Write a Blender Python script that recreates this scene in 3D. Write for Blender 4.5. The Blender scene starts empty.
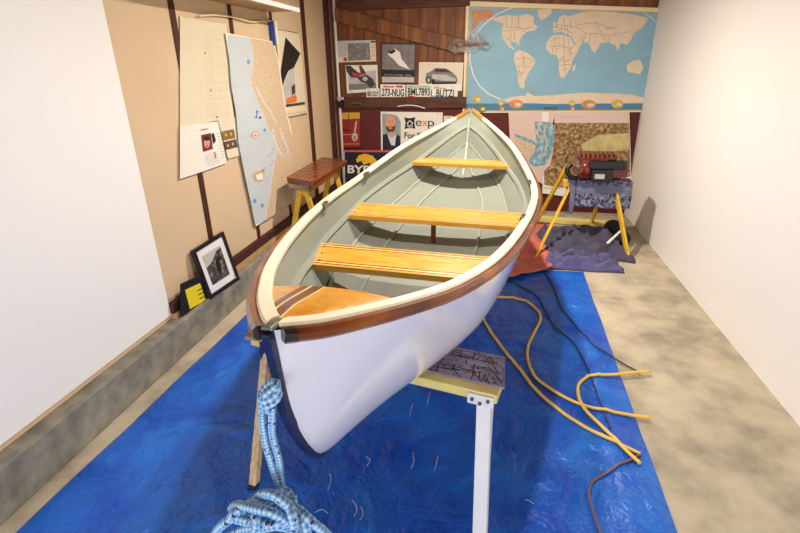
import bpy, bmesh, math, random
from mathutils import Vector, Matrix, noise
from mathutils.geometry import tessellate_polygon
random.seed(7)
C = bpy.context.scene.collection
PI = math.pi

# ---------------------------------------------------------------- camera model
RM = Matrix(((0.9825167768923222, -0.05737841307013561, 0.17711154913973187),
             (0.1855819438562031, 0.3776592557473733, -0.9071564521420177),
             (-0.01483661820213207, 0.9241651390643845, 0.38170495215340244)))
FP, HC = 488.817, 1.75
EYE = Vector((0, 0, HC))
def ray(p): return RM @ Vector((p[0]-400, 266.5-p[1], -FP))
def onX(p, x): r = ray(p); return EYE + r*(x/r.x)
def onY(p, y): r = ray(p); return EYE + r*(y/r.y)
def onZ(p, z): r = ray(p); return EYE + r*((z-HC)/r.z)

cam = bpy.data.cameras.new('camera'); cam.sensor_width = 36; cam.lens = 36*FP/800
cam.clip_start = .02
co = bpy.data.objects.new('camera', cam); C.objects.link(co)
co.matrix_world = Matrix.Translation(EYE) @ RM.to_4x4()
bpy.context.scene.camera = co

# ---------------------------------------------------------------- materials
def lin(c):
    return tuple(((v/255)/12.92 if v/255 <= .04045 else ((v/255+.055)/1.055)**2.4) for v in c) + (1,)
MATS = {}
def mat(name, col, rough=.6, metal=0, var=0, scale=8, bump=0, bscale=60, coat=0, spec=.5, stretch=None, alpha=1, trans=0):
    m = bpy.data.materials.new(name); m.use_nodes = True
    nt = m.node_tree; b = nt.nodes['Principled BSDF']
    b.inputs['Roughness'].default_value = rough; b.inputs['Metallic'].default_value = metal
    b.inputs['Specular IOR Level'].default_value = spec
    b.inputs['Coat Weight'].default_value = coat; b.inputs['Coat Roughness'].default_value = .06
    b.inputs['Transmission Weight'].default_value = trans; b.inputs['Alpha'].default_value = alpha
    c = lin(col); b.inputs['Base Color'].default_value = c
    tc = nt.nodes.new('ShaderNodeTexCoord'); mp = nt.nodes.new('ShaderNodeMapping')
    nt.links.new(tc.outputs['Object'], mp.inputs['Vector'])
    if stretch: mp.inputs['Scale'].default_value = stretch
    if var:
        n = nt.nodes.new('ShaderNodeTexNoise'); n.inputs['Scale'].default_value = scale; n.inputs['Detail'].default_value = 6
        nt.links.new(mp.outputs[0], n.inputs['Vector'])
        r = nt.nodes.new('ShaderNodeValToRGB')
        k = 1-var; k2 = 1+var*.7
        r.color_ramp.elements[0].color = (c[0]*k, c[1]*k, c[2]*k, 1); r.color_ramp.elements[0].position = .3
        r.color_ramp.elements[1].color = (min(c[0]*k2, 1), min(c[1]*k2, 1), min(c[2]*k2, 1), 1); r.color_ramp.elements[1].position = .7
        nt.links.new(n.outputs['Fac'], r.inputs['Fac']); nt.links.new(r.outputs['Color'], b.inputs['Base Color'])
    if bump:
        n2 = nt.nodes.new('ShaderNodeTexNoise'); n2.inputs['Scale'].default_value = bscale; n2.inputs['Detail'].default_value = 4
        nt.links.new(mp.outputs[0], n2.inputs['Vector'])
        bp = nt.nodes.new('ShaderNodeBump'); bp.inputs['Strength'].default_value = bump; bp.inputs['Distance'].default_value = .01
        nt.links.new(n2.outputs['Fac'], bp.inputs['Height']); nt.links.new(bp.outputs['Normal'], b.inputs['Normal'])
    MATS[name] = m
    return m
def ramp_mat(name, stops, scale, detail=6, rough=.6, stretch=None, bump=0, rot=None, coat=0, tex='noise', distort=0):
    m = mat(name, (128, 128, 128), rough, coat=coat, stretch=stretch)
    nt = m.node_tree; b = nt.nodes['Principled BSDF']; mp = [n for n in nt.nodes if n.type == 'MAPPING'][0]
    if rot: mp.inputs['Rotation'].default_value = rot
    if tex == 'noise':
        n = nt.nodes.new('ShaderNodeTexNoise'); n.inputs['Detail'].default_value = detail; n.inputs['Distortion'].default_value = distort
    else:
        n = nt.nodes.new('ShaderNodeTexVoronoi')
    n.inputs['Scale'].default_value = scale
    nt.links.new(mp.outputs[0], n.inputs['Vector'])
    r = nt.nodes.new('ShaderNodeValToRGB'); cr = r.color_ramp
    while len(cr.elements) < len(stops): cr.elements.new(.5)
    for e, (p, c) in zip(cr.elements, stops): e.position = p; e.color = lin(c)
    nt.links.new(n.outputs[0] if tex != 'noise' else n.outputs['Fac'], r.inputs['Fac'])
    nt.links.new(r.outputs['Color'], b.inputs['Base Color'])
    if bump:
        bp = nt.nodes.new('ShaderNodeBump'); bp.inputs['Strength'].default_value = bump; bp.inputs['Distance'].default_value = .01
        nt.links.new(r.outputs['Color'], bp.inputs['Height']); nt.links.new(bp.outputs['Normal'], b.inputs['Normal'])
    return m

hull_white = mat('hull_white', (236, 234, 240), .16, coat=.6)
hull_grey = mat('hull_grey', (136, 142, 132), .42, var=.05, scale=3)
rib_grey = mat('rib_grey', (152, 158, 146), .42)
cream = mat('cream_paint', (238, 229, 200), .35)
pine = ramp_mat('varnished_pine', [(.25, (200, 136, 36)), (.5, (222, 162, 56)), (.75, (234, 184, 90))], 5, rough=.28, stretch=(1.2, 14, 14), coat=.3, distort=.6)
deckwood = ramp_mat('varnished_deck', [(.25, (196, 126, 28)), (.5, (218, 152, 42)), (.8, (230, 172, 68))], 4, rough=.25, stretch=(3, 3, 3), coat=.3, distort=1.5)
mahog = ramp_mat('mahogany_stripe', [(.3, (84, 32, 8)), (.7, (122, 54, 16))], 6, rough=.3, stretch=(2, 20, 20), coat=.3)
palewood = mat('maple_stripe', (244, 204, 128), .3, coat=.3)
rubwood = ramp_mat('varnished_mahogany_rail', [(.25, (66, 26, 6)), (.5, (120, 56, 12)), (.8, (172, 98, 26))], 2.2, rough=.25, stretch=(2, 2, 5), coat=.15)
railend = mat('dark_rail_end', (34, 20, 18), .25, coat=.5)
capwood = mat('breasthook_wood', (186, 132, 54), .3, var=.15, scale=12, coat=.3)
navy = mat('navy_stem_paint', (26, 38, 78), .3, var=.4, scale=30)
steel = mat('worn_metal', (120, 116, 104), .35, metal=.6, var=.35, scale=40)
darkwood = mat('stanchion_wood', (122, 64, 32), .4, var=.2, scale=20)
black = mat('black_plastic', (18, 18, 20), .4)
white_pl = mat('white_paint', (236, 234, 232), .45, var=.04, scale=10)
yellow = mat('yellow_paint', (224, 176, 40), .5, var=.2, scale=18)
paleyellow = mat('pale_yellow_paint', (232, 214, 130), .5, var=.12, scale=14)
oldwood = ramp_mat('bare_wood', [(.3, (176, 146, 104)), (.6, (214, 186, 142)), (.8, (226, 204, 164))], 6, rough=.7, stretch=(14, 14, 2))
greywood = ramp_mat('weathered_board', [(.3, (120, 104, 84)), (.7, (186, 166, 134))], 7, rough=.8, stretch=(3, 14, 14))
redwood = ramp_mat('oiled_redwood', [(.3, (78, 28, 8)), (.55, (126, 54, 16)), (.8, (166, 82, 30))], 6, rough=.3, stretch=(14, 2, 14), coat=.4)
concrete = ramp_mat('concrete', [(.3, (150, 140, 122)), (.55, (188, 176, 152)), (.8, (206, 194, 168))], 5, detail=9, rough=.85, bump=.2)
curbcon = ramp_mat('grey_concrete', [(.3, (104, 100, 90)), (.6, (142, 136, 122)), (.8, (164, 156, 138))], 9, detail=9, rough=.9, bump=.3)
beige = mat('beige_panel', (218, 190, 154), .75, var=.06, scale=1.5)
studm = ramp_mat('dark_stud_wood', [(.3, (44, 16, 8)), (.6, (74, 28, 14)), (.8, (104, 52, 28))], 8, rough=.7, stretch=(9, 9, 1.5))
tanstrip = mat('tan_wood', (186, 148, 98), .7, var=.2, scale=10)
plankm = ramp_mat('dark_plank_wood', [(.25, (72, 34, 12)), (.5, (118, 64, 22)), (.75, (158, 96, 36))], 2.2, rough=.55, stretch=(7, 4, .7), distort=.8)
plankred = ramp_mat('red_brown_plank', [(.25, (52, 22, 12)), (.5, (84, 42, 20)), (.8, (108, 60, 32))], 5, rough=.6, stretch=(1, 6, 8))
maroon = mat('maroon_panel', (92, 18, 16), .6, var=.12, scale=4)
whitewall = mat('white_wall', (244, 242, 238), .8)
paper = mat('paper', (226, 214, 186), .8, var=.03, scale=5)
paperw = mat('white_paper', (238, 232, 220), .7)
ink = mat('ink', (34, 32, 34), .8)
grey1 = mat('mid_grey_print', (128, 124, 122), .7, var=.25, scale=14)
grey2 = mat('light_grey_print', (192, 188, 184), .7, var=.12, scale=10)
grey3 = mat('dark_grey_print', (66, 62, 62), .7, var=.3, scale=18)
ocean = mat('map_ocean', (136, 180, 200), .5, var=.1, scale=3)
oceand = mat('map_ocean_dark', (70, 128, 164), .5)
landc = mat('map_land', (226, 206, 178), .6, var=.06, scale=12)
lando = mat('map_land_orange', (216, 144, 92), .6, var=.2, scale=20)
landy = mat('map_land_yellow', (206, 180, 84), .6, var=.2, scale=20)
landg = mat('map_land_green', (110, 132, 66), .6, var=.2, scale=20)
mapline = mat('map_line', (150, 116, 96), .7)
ribbon = mat('map_ribbon', (238, 232, 214), .6)
gold = mat('map_frame', (206, 172, 96), .5, var=.15, scale=12)
framec = mat('cream_frame', (240, 222, 180), .5)
chartblue = mat('chart_sea', (200, 208, 212), .6, var=.04, scale=4)
charttan = ramp_mat('chart_land', [(.3, (186, 154, 122)), (.5, (212, 186, 152)), (.7, (232, 214, 190))], 75, detail=9, rough=.65)
chartpale = mat('chart_pale', (214, 214, 214), .6)
relief = ramp_mat('relief_land', [(.32, (84, 58, 34)), (.5, (150, 114, 70)), (.68, (206, 180, 136))], 26, detail=12, rough=.6, distort=.5)
reliefg = ramp_mat('relief_green', [(.3, (186, 168, 104)), (.7, (222, 210, 150))], 8, detail=9, rough=.6)
salish = ramp_mat('chart_water', [(.36, (96, 150, 172)), (.52, (126, 172, 188)), (.66, (204, 216, 214))], 20, detail=9, rough=.6)
pinkpaper = mat('pink_margin', (222, 196, 184), .6)
bluep = mat('blue_print', (60, 110, 190), .6)
redp = mat('red_print', (196, 46, 34), .6)
yellowp = mat('yellow_print', (232, 184, 40), .6)
orangep = mat('orange_print', (224, 122, 50), .6)
navyp = mat('navy_print', (24, 26, 44), .6)
skin = mat('printed_skin', (222, 156, 122), .6)
beardm = mat('printed_beard', (104, 66, 46), .6, var=.3, scale=60)
greenp = mat('pale_green_print', (176, 206, 178), .6)
deepblue = mat('blue_book', (22, 60, 140), .5)
blackp = mat('black_print', (20, 16, 16), .55)
hosey = mat('yellow_cord', (236, 190, 84), .45)
cordm = mat('dark_cord', (46, 40, 60), .5)
redcloth = mat('red_cloth', (204, 108, 90), .9, var=.18, scale=9, bump=.3, bscale=90)
greycloth = mat('charcoal_cloth', (74, 70, 92), .9, var=.2, scale=8, bump=.4, bscale=60)
purplecloth = mat('purple_cloth', (92, 88, 132), .9, var=.25, scale=10, bump=.4, bscale=60)
towelm = ramp_mat('towel_pattern', [(.4, (44, 44, 66)), (.5, (96, 98, 126)), (.62, (140, 142, 168))], 30, detail=3, rough=.95, bump=.3, distort=1.2)
towelp = mat('towel_plain', (108, 110, 136), .95, var=.2, scale=40, bump=.5, bscale=120)
enginered = mat('engine_red', (112, 26, 18), .25, var=.2, scale=12, coat=.5)
enginebrown = mat('engine_brown', (126, 70, 40), .35, metal=.4, var=.3, scale=20)
rag = mat('navy_rag', (28, 40, 112), .85, var=.4, scale=30)
plastic_clear = mat('clear_plastic', (236, 236, 240), .12, trans=.75, spec=.8, alpha=.55)
bulb = bpy.data.materials.new('lit_bulb'); bulb.use_nodes = True
be = bulb.node_tree.nodes['Principled BSDF']; be.inputs['Emission Color'].default_value = (1, .86, .66, 1); be.inputs['Emission Strength'].default_value = 12

scratch = mat('scratched_panel', (158, 146, 168), .4, var=.22, scale=14)
scratchd = mat('scratch_mark', (38, 30, 44), .6)
scratchr = mat('rust_mark', (110, 44, 52), .6)
# blue tarpaulin: woven sheen, wrinkles
tarpm = mat('blue_tarpaulin', (16, 72, 168), .24, spec=.4)
nt = tarpm.node_tree; b = nt.nodes['Principled BSDF']; mp = [n for n in nt.nodes if n.type == 'MAPPING'][0]
n = nt.nodes.new('ShaderNodeTexNoise'); n.inputs['Scale'].default_value = 3.2; n.inputs['Detail'].default_value = 8; n.inputs['Distortion'].default_value = .8
nt.links.new(mp.outputs[0], n.inputs['Vector'])
r = nt.nodes.new('ShaderNodeValToRGB'); r.color_ramp.elements[0].position = .3; r.color_ramp.elements[0].color = lin((8, 68, 178)); r.color_ramp.elements[1].position = .75; r.color_ramp.elements[1].color = lin((30, 116, 214))
nt.links.new(n.outputs['Fac'], r.inputs['Fac']); nt.links.new(r.outputs['Color'], b.inputs['Base Color'])
mk = nt.nodes.new('ShaderNodeMapping'); mk.inputs['Scale'].default_value = (1, 2.2, 1); mk.inputs['Rotation'].default_value = (0, 0, .5)
nt.links.new(mp.outputs[0], mk.inputs['Vector'])
sn = nt.nodes.new('ShaderNodeTexNoise'); sn.inputs['Scale'].default_value = 55; sn.inputs['Detail'].default_value = 5; sn.inputs['Distortion'].default_value = 2.5
sm = nt.nodes.new('ShaderNodeMapping'); sm.inputs['Scale'].default_value = (.35, 1, 1); sm.inputs['Rotation'].default_value = (0, 0, .6)
nt.links.new(mp.outputs[0], sm.inputs['Vector']); nt.links.new(sm.outputs[0], sn.inputs['Vector'])
sr = nt.nodes.new('ShaderNodeValToRGB'); sr.color_ramp.elements[0].position = .66; sr.color_ramp.elements[0].color = (0, 0, 0, 1); sr.color_ramp.elements[1].position = .78; sr.color_ramp.elements[1].color = (.55, .55, .55, 1)
nt.links.new(sn.outputs['Fac'], sr.inputs['Fac'])
sx = nt.nodes.new('ShaderNodeMix'); sx.data_type = 'RGBA'; sx.inputs[7].default_value = lin((150, 186, 226))
nt.links.new(sr.outputs['Color'], sx.inputs[0]); nt.links.new(r.outputs['Color'], sx.inputs[6]); nt.links.new(sx.outputs[2], b.inputs['Base Color'])
h = None
for sc_, st_, di_, de_ in ((3.5, 1.0, 1.2, 4), (12, .3, 1.2, 5), (38, .12, .8, 4)):
    n2 = nt.nodes.new('ShaderNodeTexNoise'); n2.inputs['Scale'].default_value = sc_; n2.inputs['Detail'].default_value = de_; n2.inputs['Distortion'].default_value = di_
    nt.links.new(mp.outputs[0], n2.inputs['Vector'])
    a1 = nt.nodes.new('ShaderNodeMath'); a1.operation = 'SUBTRACT'; a1.inputs[1].default_value = .5; nt.links.new(n2.outputs['Fac'], a1.inputs[0])
    a2 = nt.nodes.new('ShaderNodeMath'); a2.operation = 'ABSOLUTE'; nt.links.new(a1.outputs[0], a2.inputs[0])
    a3 = nt.nodes.new('ShaderNodeMath'); a3.operation = 'MULTIPLY'; a3.inputs[1].default_value = st_; nt.links.new(a2.outputs[0], a3.inputs[0])
    if h is None: h = a3
    else:
        a4 = nt.nodes.new('ShaderNodeMath'); a4.operation = 'ADD'; nt.links.new(h.outputs[0], a4.inputs[0]); nt.links.new(a3.outputs[0], a4.inputs[1]); h = a4
bp = nt.nodes.new('ShaderNodeBump'); bp.inputs['Strength'].default_value = .75; bp.inputs['Distance'].default_value = .06
nt.links.new(h.outputs[0], bp.inputs['Height']); nt.links.new(bp.outputs['Normal'], b.inputs['Normal'])

# braided rope (uses the tube's UV: u around, v along in metres)
ropem = mat('blue_braided_rope', (120, 172, 216), .8)
nt = ropem.node_tree; b = nt.nodes['Principled BSDF']
uv = nt.nodes.new('ShaderNodeUVMap'); sx = nt.nodes.new('ShaderNodeSeparateXYZ'); nt.links.new(uv.outputs[0], sx.inputs[0])
def M(op, a, b_=None):
    n_ = nt.nodes.new('ShaderNodeMath'); n_.operation = op
    for k, q in enumerate((a, b_)):
        if q is None: continue
        if isinstance(q, (int, float)): n_.inputs[k].default_value = q
        else: nt.links.new(q, n_.inputs[k])
    return n_.outputs[0]
ua = M('MULTIPLY', sx.outputs[0], 2*2*PI); va = M('MULTIPLY', sx.outputs[1], 44*2*PI)
w1_ = M('SINE', M('ADD', ua, va)); w2_ = M('SINE', M('SUBTRACT', ua, va)); br = M('ADD', M('MULTIPLY', M('MULTIPLY', w1_, w2_), .5), .5)
r = nt.nodes.new('ShaderNodeValToRGB'); cr = r.color_ramp
st = [(.1, (86, 140, 196)), (.35, (124, 178, 220)), (.65, (164, 204, 230)), (.92, (208, 222, 234))]
while len(cr.elements) < len(st): cr.elements.new(.5)
for e, (p, c) in zip(cr.elements, st): e.position = p; e.color = lin(c)
nt.links.new(br, r.inputs['Fac'])
mk = nt.nodes.new('ShaderNodeMapping'); mk.inputs['Scale'].default_value = (7, 170, 1); nt.links.new(uv.outputs[0], mk.inputs['Vector'])
vo = nt.nodes.new('ShaderNodeTexVoronoi'); vo.inputs['Scale'].default_value = 1.0; nt.links.new(mk.outputs[0], vo.inputs['Vector'])
sp = nt.nodes.new('ShaderNodeSeparateColor'); nt.links.new(vo.outputs['Color'], sp.inputs[0])
fl = M('GREATER_THAN', sp.outputs[0], .93)
mx = nt.nodes.new('ShaderNodeMix'); mx.data_type = 'RGBA'; mx.inputs[7].default_value = lin((66, 48, 96))
nt.links.new(fl, mx.inputs[0]); nt.links.new(r.outputs['Color'], mx.inputs[6]); nt.links.new(mx.outputs[2], b.inputs['Base Color'])
bp = nt.nodes.new('ShaderNodeBump'); bp.inputs['Strength'].default_value = .7; bp.inputs['Distance'].default_value = .004
nt.links.new(br, bp.inputs['Height']); nt.links.new(bp.outputs['Normal'], b.inputs['Normal'])

# ---------------------------------------------------------------- mesh helpers
class MB:
    def __init__(s): s.v = []; s.f = []; s.m = []; s.uv = {}
    def add(s, vs, fs, mi=0):
        o = len(s.v); s.v += [Vector(v) for v in vs]
        for f in fs: s.f.append([i+o for i in f]); s.m.append(mi)
        return o
    def box(s, c, d, rot=None, mi=0):
        vs = []
        for x in (-.5, .5):
            for y in (-.5, .5):
                for z in (-.5, .5):
                    p = Vector((x*d[0], y*d[1], z*d[2]))
                    if rot: p = rot @ p
                    vs.append(Vector(c)+p)
        s.add(vs, [(0, 1, 3, 2), (4, 6, 7, 5), (0, 4, 5, 1), (2, 3, 7, 6), (0, 2, 6, 4), (1, 5, 7, 3)], mi); return s
    def bar(s, a, b, w, h, up=(0, 0, 1), mi=0):
        a = Vector(a); b = Vector(b); d = (b-a); L = d.length; d.normalize()
        x = d.cross(Vector(up)); x.normalize(); u = x.cross(d)
        rot = Matrix((d, x, u)).transposed()
        return s.box((a+b)/2, (L, w, h), rot, mi)
    def loft(s, rings, closed=True, caps=True, mi=0):
        n = len(rings[0]); o = len(s.v)
        for r_ in rings: s.v += [Vector(p) for p in r_]
        for i in range(len(rings)-1):
            for j in range(n if closed else n-1):
                k = (j+1) % n
                s.f.append([o+i*n+j, o+i*n+k, o+(i+1)*n+k, o+(i+1)*n+j]); s.m.append(mi)
        if caps and closed:
            s.f.append([o+j for j in range(n)][::-1]); s.m.append(mi)
            e = o+(len(rings)-1)*n; s.f.append([e+j for j in range(n)]); s.m.append(mi)
        return s
    def tube(s, pts, rad, seg=10, mi=0, uv=False):
        pts = [Vector(p) for p in pts]; rings = []; L = 0; o = len(s.v)
        up = Vector((0, 0, 1)); t0 = (pts[1]-pts[0]).normalized()
        if abs(t0.dot(up)) > .9: up = Vector((1, 0, 0))
        x = t0.cross(up).normalized(); ls = []
        for i, p in enumerate(pts):
            t = (pts[min(i+1, len(pts)-1)]-pts[max(i-1, 0)]).normalized()
            x = (x - t*x.dot(t)).normalized(); y = t.cross(x)
            r_ = rad[i] if isinstance(rad, (list, tuple)) else rad
            rings.append([p+(x*math.cos(a*2*PI/seg)+y*math.sin(a*2*PI/seg))*r_ for a in range(seg)])
            if i: L += (p-pts[i-1]).length
            ls.append(L)
        f0 = len(s.f); s.loft(rings, True, True, mi)
        if uv:
            for fi in range(f0, f0+(len(pts)-1)*seg):
                i, j = divmod(fi-f0, seg)
                s.uv[fi] = [(j/seg, ls[i]), ((j+1)/seg, ls[i]), ((j+1)/seg, ls[i+1]), (j/seg, ls[i+1])]
        return s
    def ellipsoid(s, c, r_, rot=None, mi=0, n=14, k=10):
        rings = []
        for i in range(1, k):
            th = PI*i/k
            ring = []
            for j in range(n):
                a = 2*PI*j/n
                p = Vector((r_[0]*math.sin(th)*math.cos(a), r_[1]*math.sin(th)*math.sin(a), r_[2]*math.cos(th)))
                ring.append(Vector(c)+(rot @ p if rot else p))
            rings.append(ring)
        return s.loft(rings, True, True, mi)
    def poly(s, pts, mi=0):
        pts = [Vector(p) for p in pts]
        s.add(pts, [list(t) for t in tessellate_polygon([pts])], mi); return s
    def grid(s, fn, nu, nv, mi=0):
        o = len(s.v)
        for i in range(nu+1):
            for j in range(nv+1): s.v.append(Vector(fn(i/nu, j/nv)))
        for i in range(nu):
            for j in range(nv):
                a = o+i*(nv+1)+j
                s.f.append([a, a+nv+1, a+nv+2, a+1]); s.m.append(mi(i, j) if callable(mi) else mi)
        return s
    def build(s, name, mats, parent=None, smooth=False, bevel=0, origin=None, solid=0, normals=True):
        if not isinstance(mats, (list, tuple)): mats = [mats]
        if parent is not None: org = Vector(parent['_o'])
        elif origin is not None: org = Vector(origin)
        else:
            lo = [min(v[i] for v in s.v) for i in range(3)]; hi = [max(v[i] for v in s.v) for i in range(3)]
            org = Vector(((lo[0]+hi[0])/2, (lo[1]+hi[1])/2, lo[2]))
        me = bpy.data.meshes.new(name); me.from_pydata([v-org for v in s.v], [], s.f)
        for m_ in mats: me.materials.append(m_)
        me.polygons.foreach_set('material_index', s.m)
        if s.uv:
            ul = me.uv_layers.new(name='UVMap')
            for fi, co_ in s.uv.items():
                for li, u in zip(me.polygons[fi].loop_indices, co_): ul.data[li].uv = u
        if smooth: me.polygons.foreach_set('use_smooth', [True]*len(me.polygons))
        if normals:
            bm = bmesh.new(); bm.from_mesh(me); bmesh.ops.recalc_face_normals(bm, faces=bm.faces); bm.to_mesh(me); bm.free()
        o = bpy.data.objects.new(name, me); C.objects.link(o)
        if parent is None: o.location = org
        else: o.parent = parent
        o['_o'] = org[:]
        if solid:
            md = o.modifiers.new('thickness', 'SOLIDIFY'); md.thickness = solid; md.offset = 0
        if bevel:
            md = o.modifiers.new('bevel', 'BEVEL'); md.width = bevel; md.segments = 2; md.limit_method = 'ANGLE'
        return o
def tag(o, label, cat, group=None, kind=None):
    o['label'] = label; o['category'] = cat
    if group: o['group'] = group
    if kind: o['kind'] = kind
    return o
def thing(name, loc, label, cat, group=None):
    o = bpy.data.objects.new(name, None); C.objects.link(o); o.location = loc; o['_o'] = Vector(loc)[:]; o.empty_display_size = .1
    return tag(o, label, cat, group)
def struct(o): o['kind'] = 'structure'; return o
def pchip(tab):
    xs = [t[0] for t in tab]; ys = [t[1] for t in tab]; n = len(xs)
    h = [xs[i+1]-xs[i] for i in range(n-1)]; dl = [(ys[i+1]-ys[i])/h[i] for i in range(n-1)]
    d = [0]*n; d[0] = dl[0]; d[-1] = dl[-1]
    for i in range(1, n-1):
        if dl[i-1]*dl[i] > 0:
            w1 = 2*h[i]+h[i-1]; w2 = h[i]+2*h[i-1]; d[i] = (w1+w2)/(w1/dl[i-1]+w2/dl[i])
    def fn(x):
        if x <= xs[0]: return ys[0]
        if x >= xs[-1]: return ys[-1]
        i = max(k for k in range(n-1) if xs[k] <= x)
        t = (x-xs[i])/h[i]
        return ((2*t**3-3*t**2+1)*ys[i]+(t**3-2*t**2+t)*h[i]*d[i]+(-2*t**3+3*t**2)*ys[i+1]+(t**3-t**2)*h[i]*d[i+1])
    return fn
def spline(pts, n=8):
    pts = [Vector(p) for p in pts]; out = []
    for i in range(len(pts)-1):
        p0 = pts[max(i-1, 0)]; p1 = pts[i]; p2 = pts[i+1]; p3 = pts[min(i+2, len(pts)-1)]
        for k in range(n):
            t = k/n
            out.append(.5*((2*p1)+(p2-p0)*t+(2*p0-5*p1+4*p2-p3)*t*t+(3*p1-p0-3*p2+p3)*t**3))
    out.append(pts[-1]); return out
def clamp(x, a=0., b_=1.): return max(a, min(b_, x))
def sstep(x, a, b_): t = clamp((x-a)/(b_-a)); return t*t*(3-2*t)

# ================================================================ ROOM
YB, XL, XR, ZC, YF = 6.28, -2.03, 1.62, 2.75, -2.2
o = MB().box(((XL+XR)/2, (YB+YF)/2, -.05), (XR-XL+.4, YB-YF+.4, .1)).build('floor', concrete); struct(o)
o = MB().box((XL-.05, (YB+YF)/2, ZC/2), (.1, YB-YF, ZC)).build('wall_left', beige); struct(o)
o = MB().box(((XL+XR)/2, YB+.05, ZC/2), (XR-XL+.2, .1, ZC)).build('wall_back', plankm); struct(o)
o = MB().box((XR+.05, (YB+YF)/2, ZC/2), (.1, YB-YF, ZC)).build('wall_right', whitewall); struct(o)
o = MB().box(((XL+XR)/2, (YB+YF)/2, ZC+.05), (XR-XL+.2, YB-YF, .1)).build('ceiling', plankm); struct(o)
# near part of the left wall, painted white
o = MB().box((XL+.004, .15, 1.5), (.016, 4.7, 2.48)).build('wall_left_near', whitewall); struct(o)
tn = 0
def trim(mb, m, **k):
    global tn; tn += 1
    return struct(mb.build('trim_%d' % tn, m, **k))
for y, w in ((3.1, .06), (3.83, .055), (4.56, .055), (5.345, .07)):
    trim(MB().box((XL+(.004 if y < 5 else .011), y, (2.35+.26)/2 if y > 5 else (ZC+.27)/2), (.008 if y < 5 else .022, w, ZC-.27 if y < 5 else 2.5)), studm, bevel=.004)
# corner: dark board, white pipe, boards
trim(MB().box((XL+.02, 6.08, ZC/2), (.04, .11, ZC)), studm, bevel=.004)
trim(MB().tube([(XL+.07, 6.235, 0), (XL+.07, 6.235, ZC)], .017, 10), white_pl, smooth=True)
# concrete footing, tan strip, dark sole plate along the left wall
trim(MB().box((XL+.05, (YB+YF)/2, .115), (.1, YB-YF, .23)), curbcon, bevel=.008)
trim(MB().box((XL+.025, (YB+2.5)/2, .25), (.05, YB-2.5, .04)), tanstrip)
o = MB().box((XL+.02, (YB+2.5)/2, .305), (.04, YB-2.5, .07)).build('baseboard_left', studm, bevel=.004); struct(o)
GZ = onY((400, 102.5), YB-.065).z
# back wall: plank seams as separate boards standing slightly proud
x = XL; k = 0
while x < XR:
    w = random.uniform(.19, .27)
    trim(MB().box((min(x+w/2, XR-w/2), YB-.006, 1.9), (w-.005, .012+.003*(k % 2), 1.7)), plankm, bevel=.002)
    x += w; k += 1
trim(MB().box(((XL+XR)/2+.02, YB-.01, .62), (XR-XL-.06, .02, 1.24)), maroon)
trim(MB().box(((XL+.14-.38)/2, YB-.04, GZ), (1.53, .05, .125)), plankred, bevel=.004)
trim(MB().box(((XL+.14-.38)/2, YB-.04, 2.40), (1.53, .05, .1)), plankred, bevel=.004)
trim(MB().bar(onY((334, 14), YB-.045), onY((464, 47), YB-.045), .15, .03, up=(0, 1, 0)), plankm, bevel=.004)

# wall shelf at upper left
s0 = onX((298, 11), -1.73)
sh = thing('wall_shelf', (-1.88, 4.6, s0.z-.03), 'cream wooden shelf with white front edge high on the left wall', 'shelf')
MB().box((-1.88, (s0.y+2.6)/2, s0.z+.01), (.3, s0.y-2.6, .022)).build('board', tanstrip, sh, bevel=.003)
MB().box((-1.722, (s0.y+2.6)/2, s0.z+.005), (.016, s0.y-2.6, .035)).build('front_edge', white_pl, sh, bevel=.003)
o = MB().tube(spline([onX((200, 16), XL+.03), onX((215, 15), XL+.03), onX((232, 17), XL+.03), onX((252, 22), XL+.028), onX((262, 21), XL+.03), onX((271, 21), XL+.03)], 6), .006, 8).build('wall_cable', framec, smooth=True)
tag(o, 'thin cream cable sagging along the left wall below the shelf', 'cable')

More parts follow.
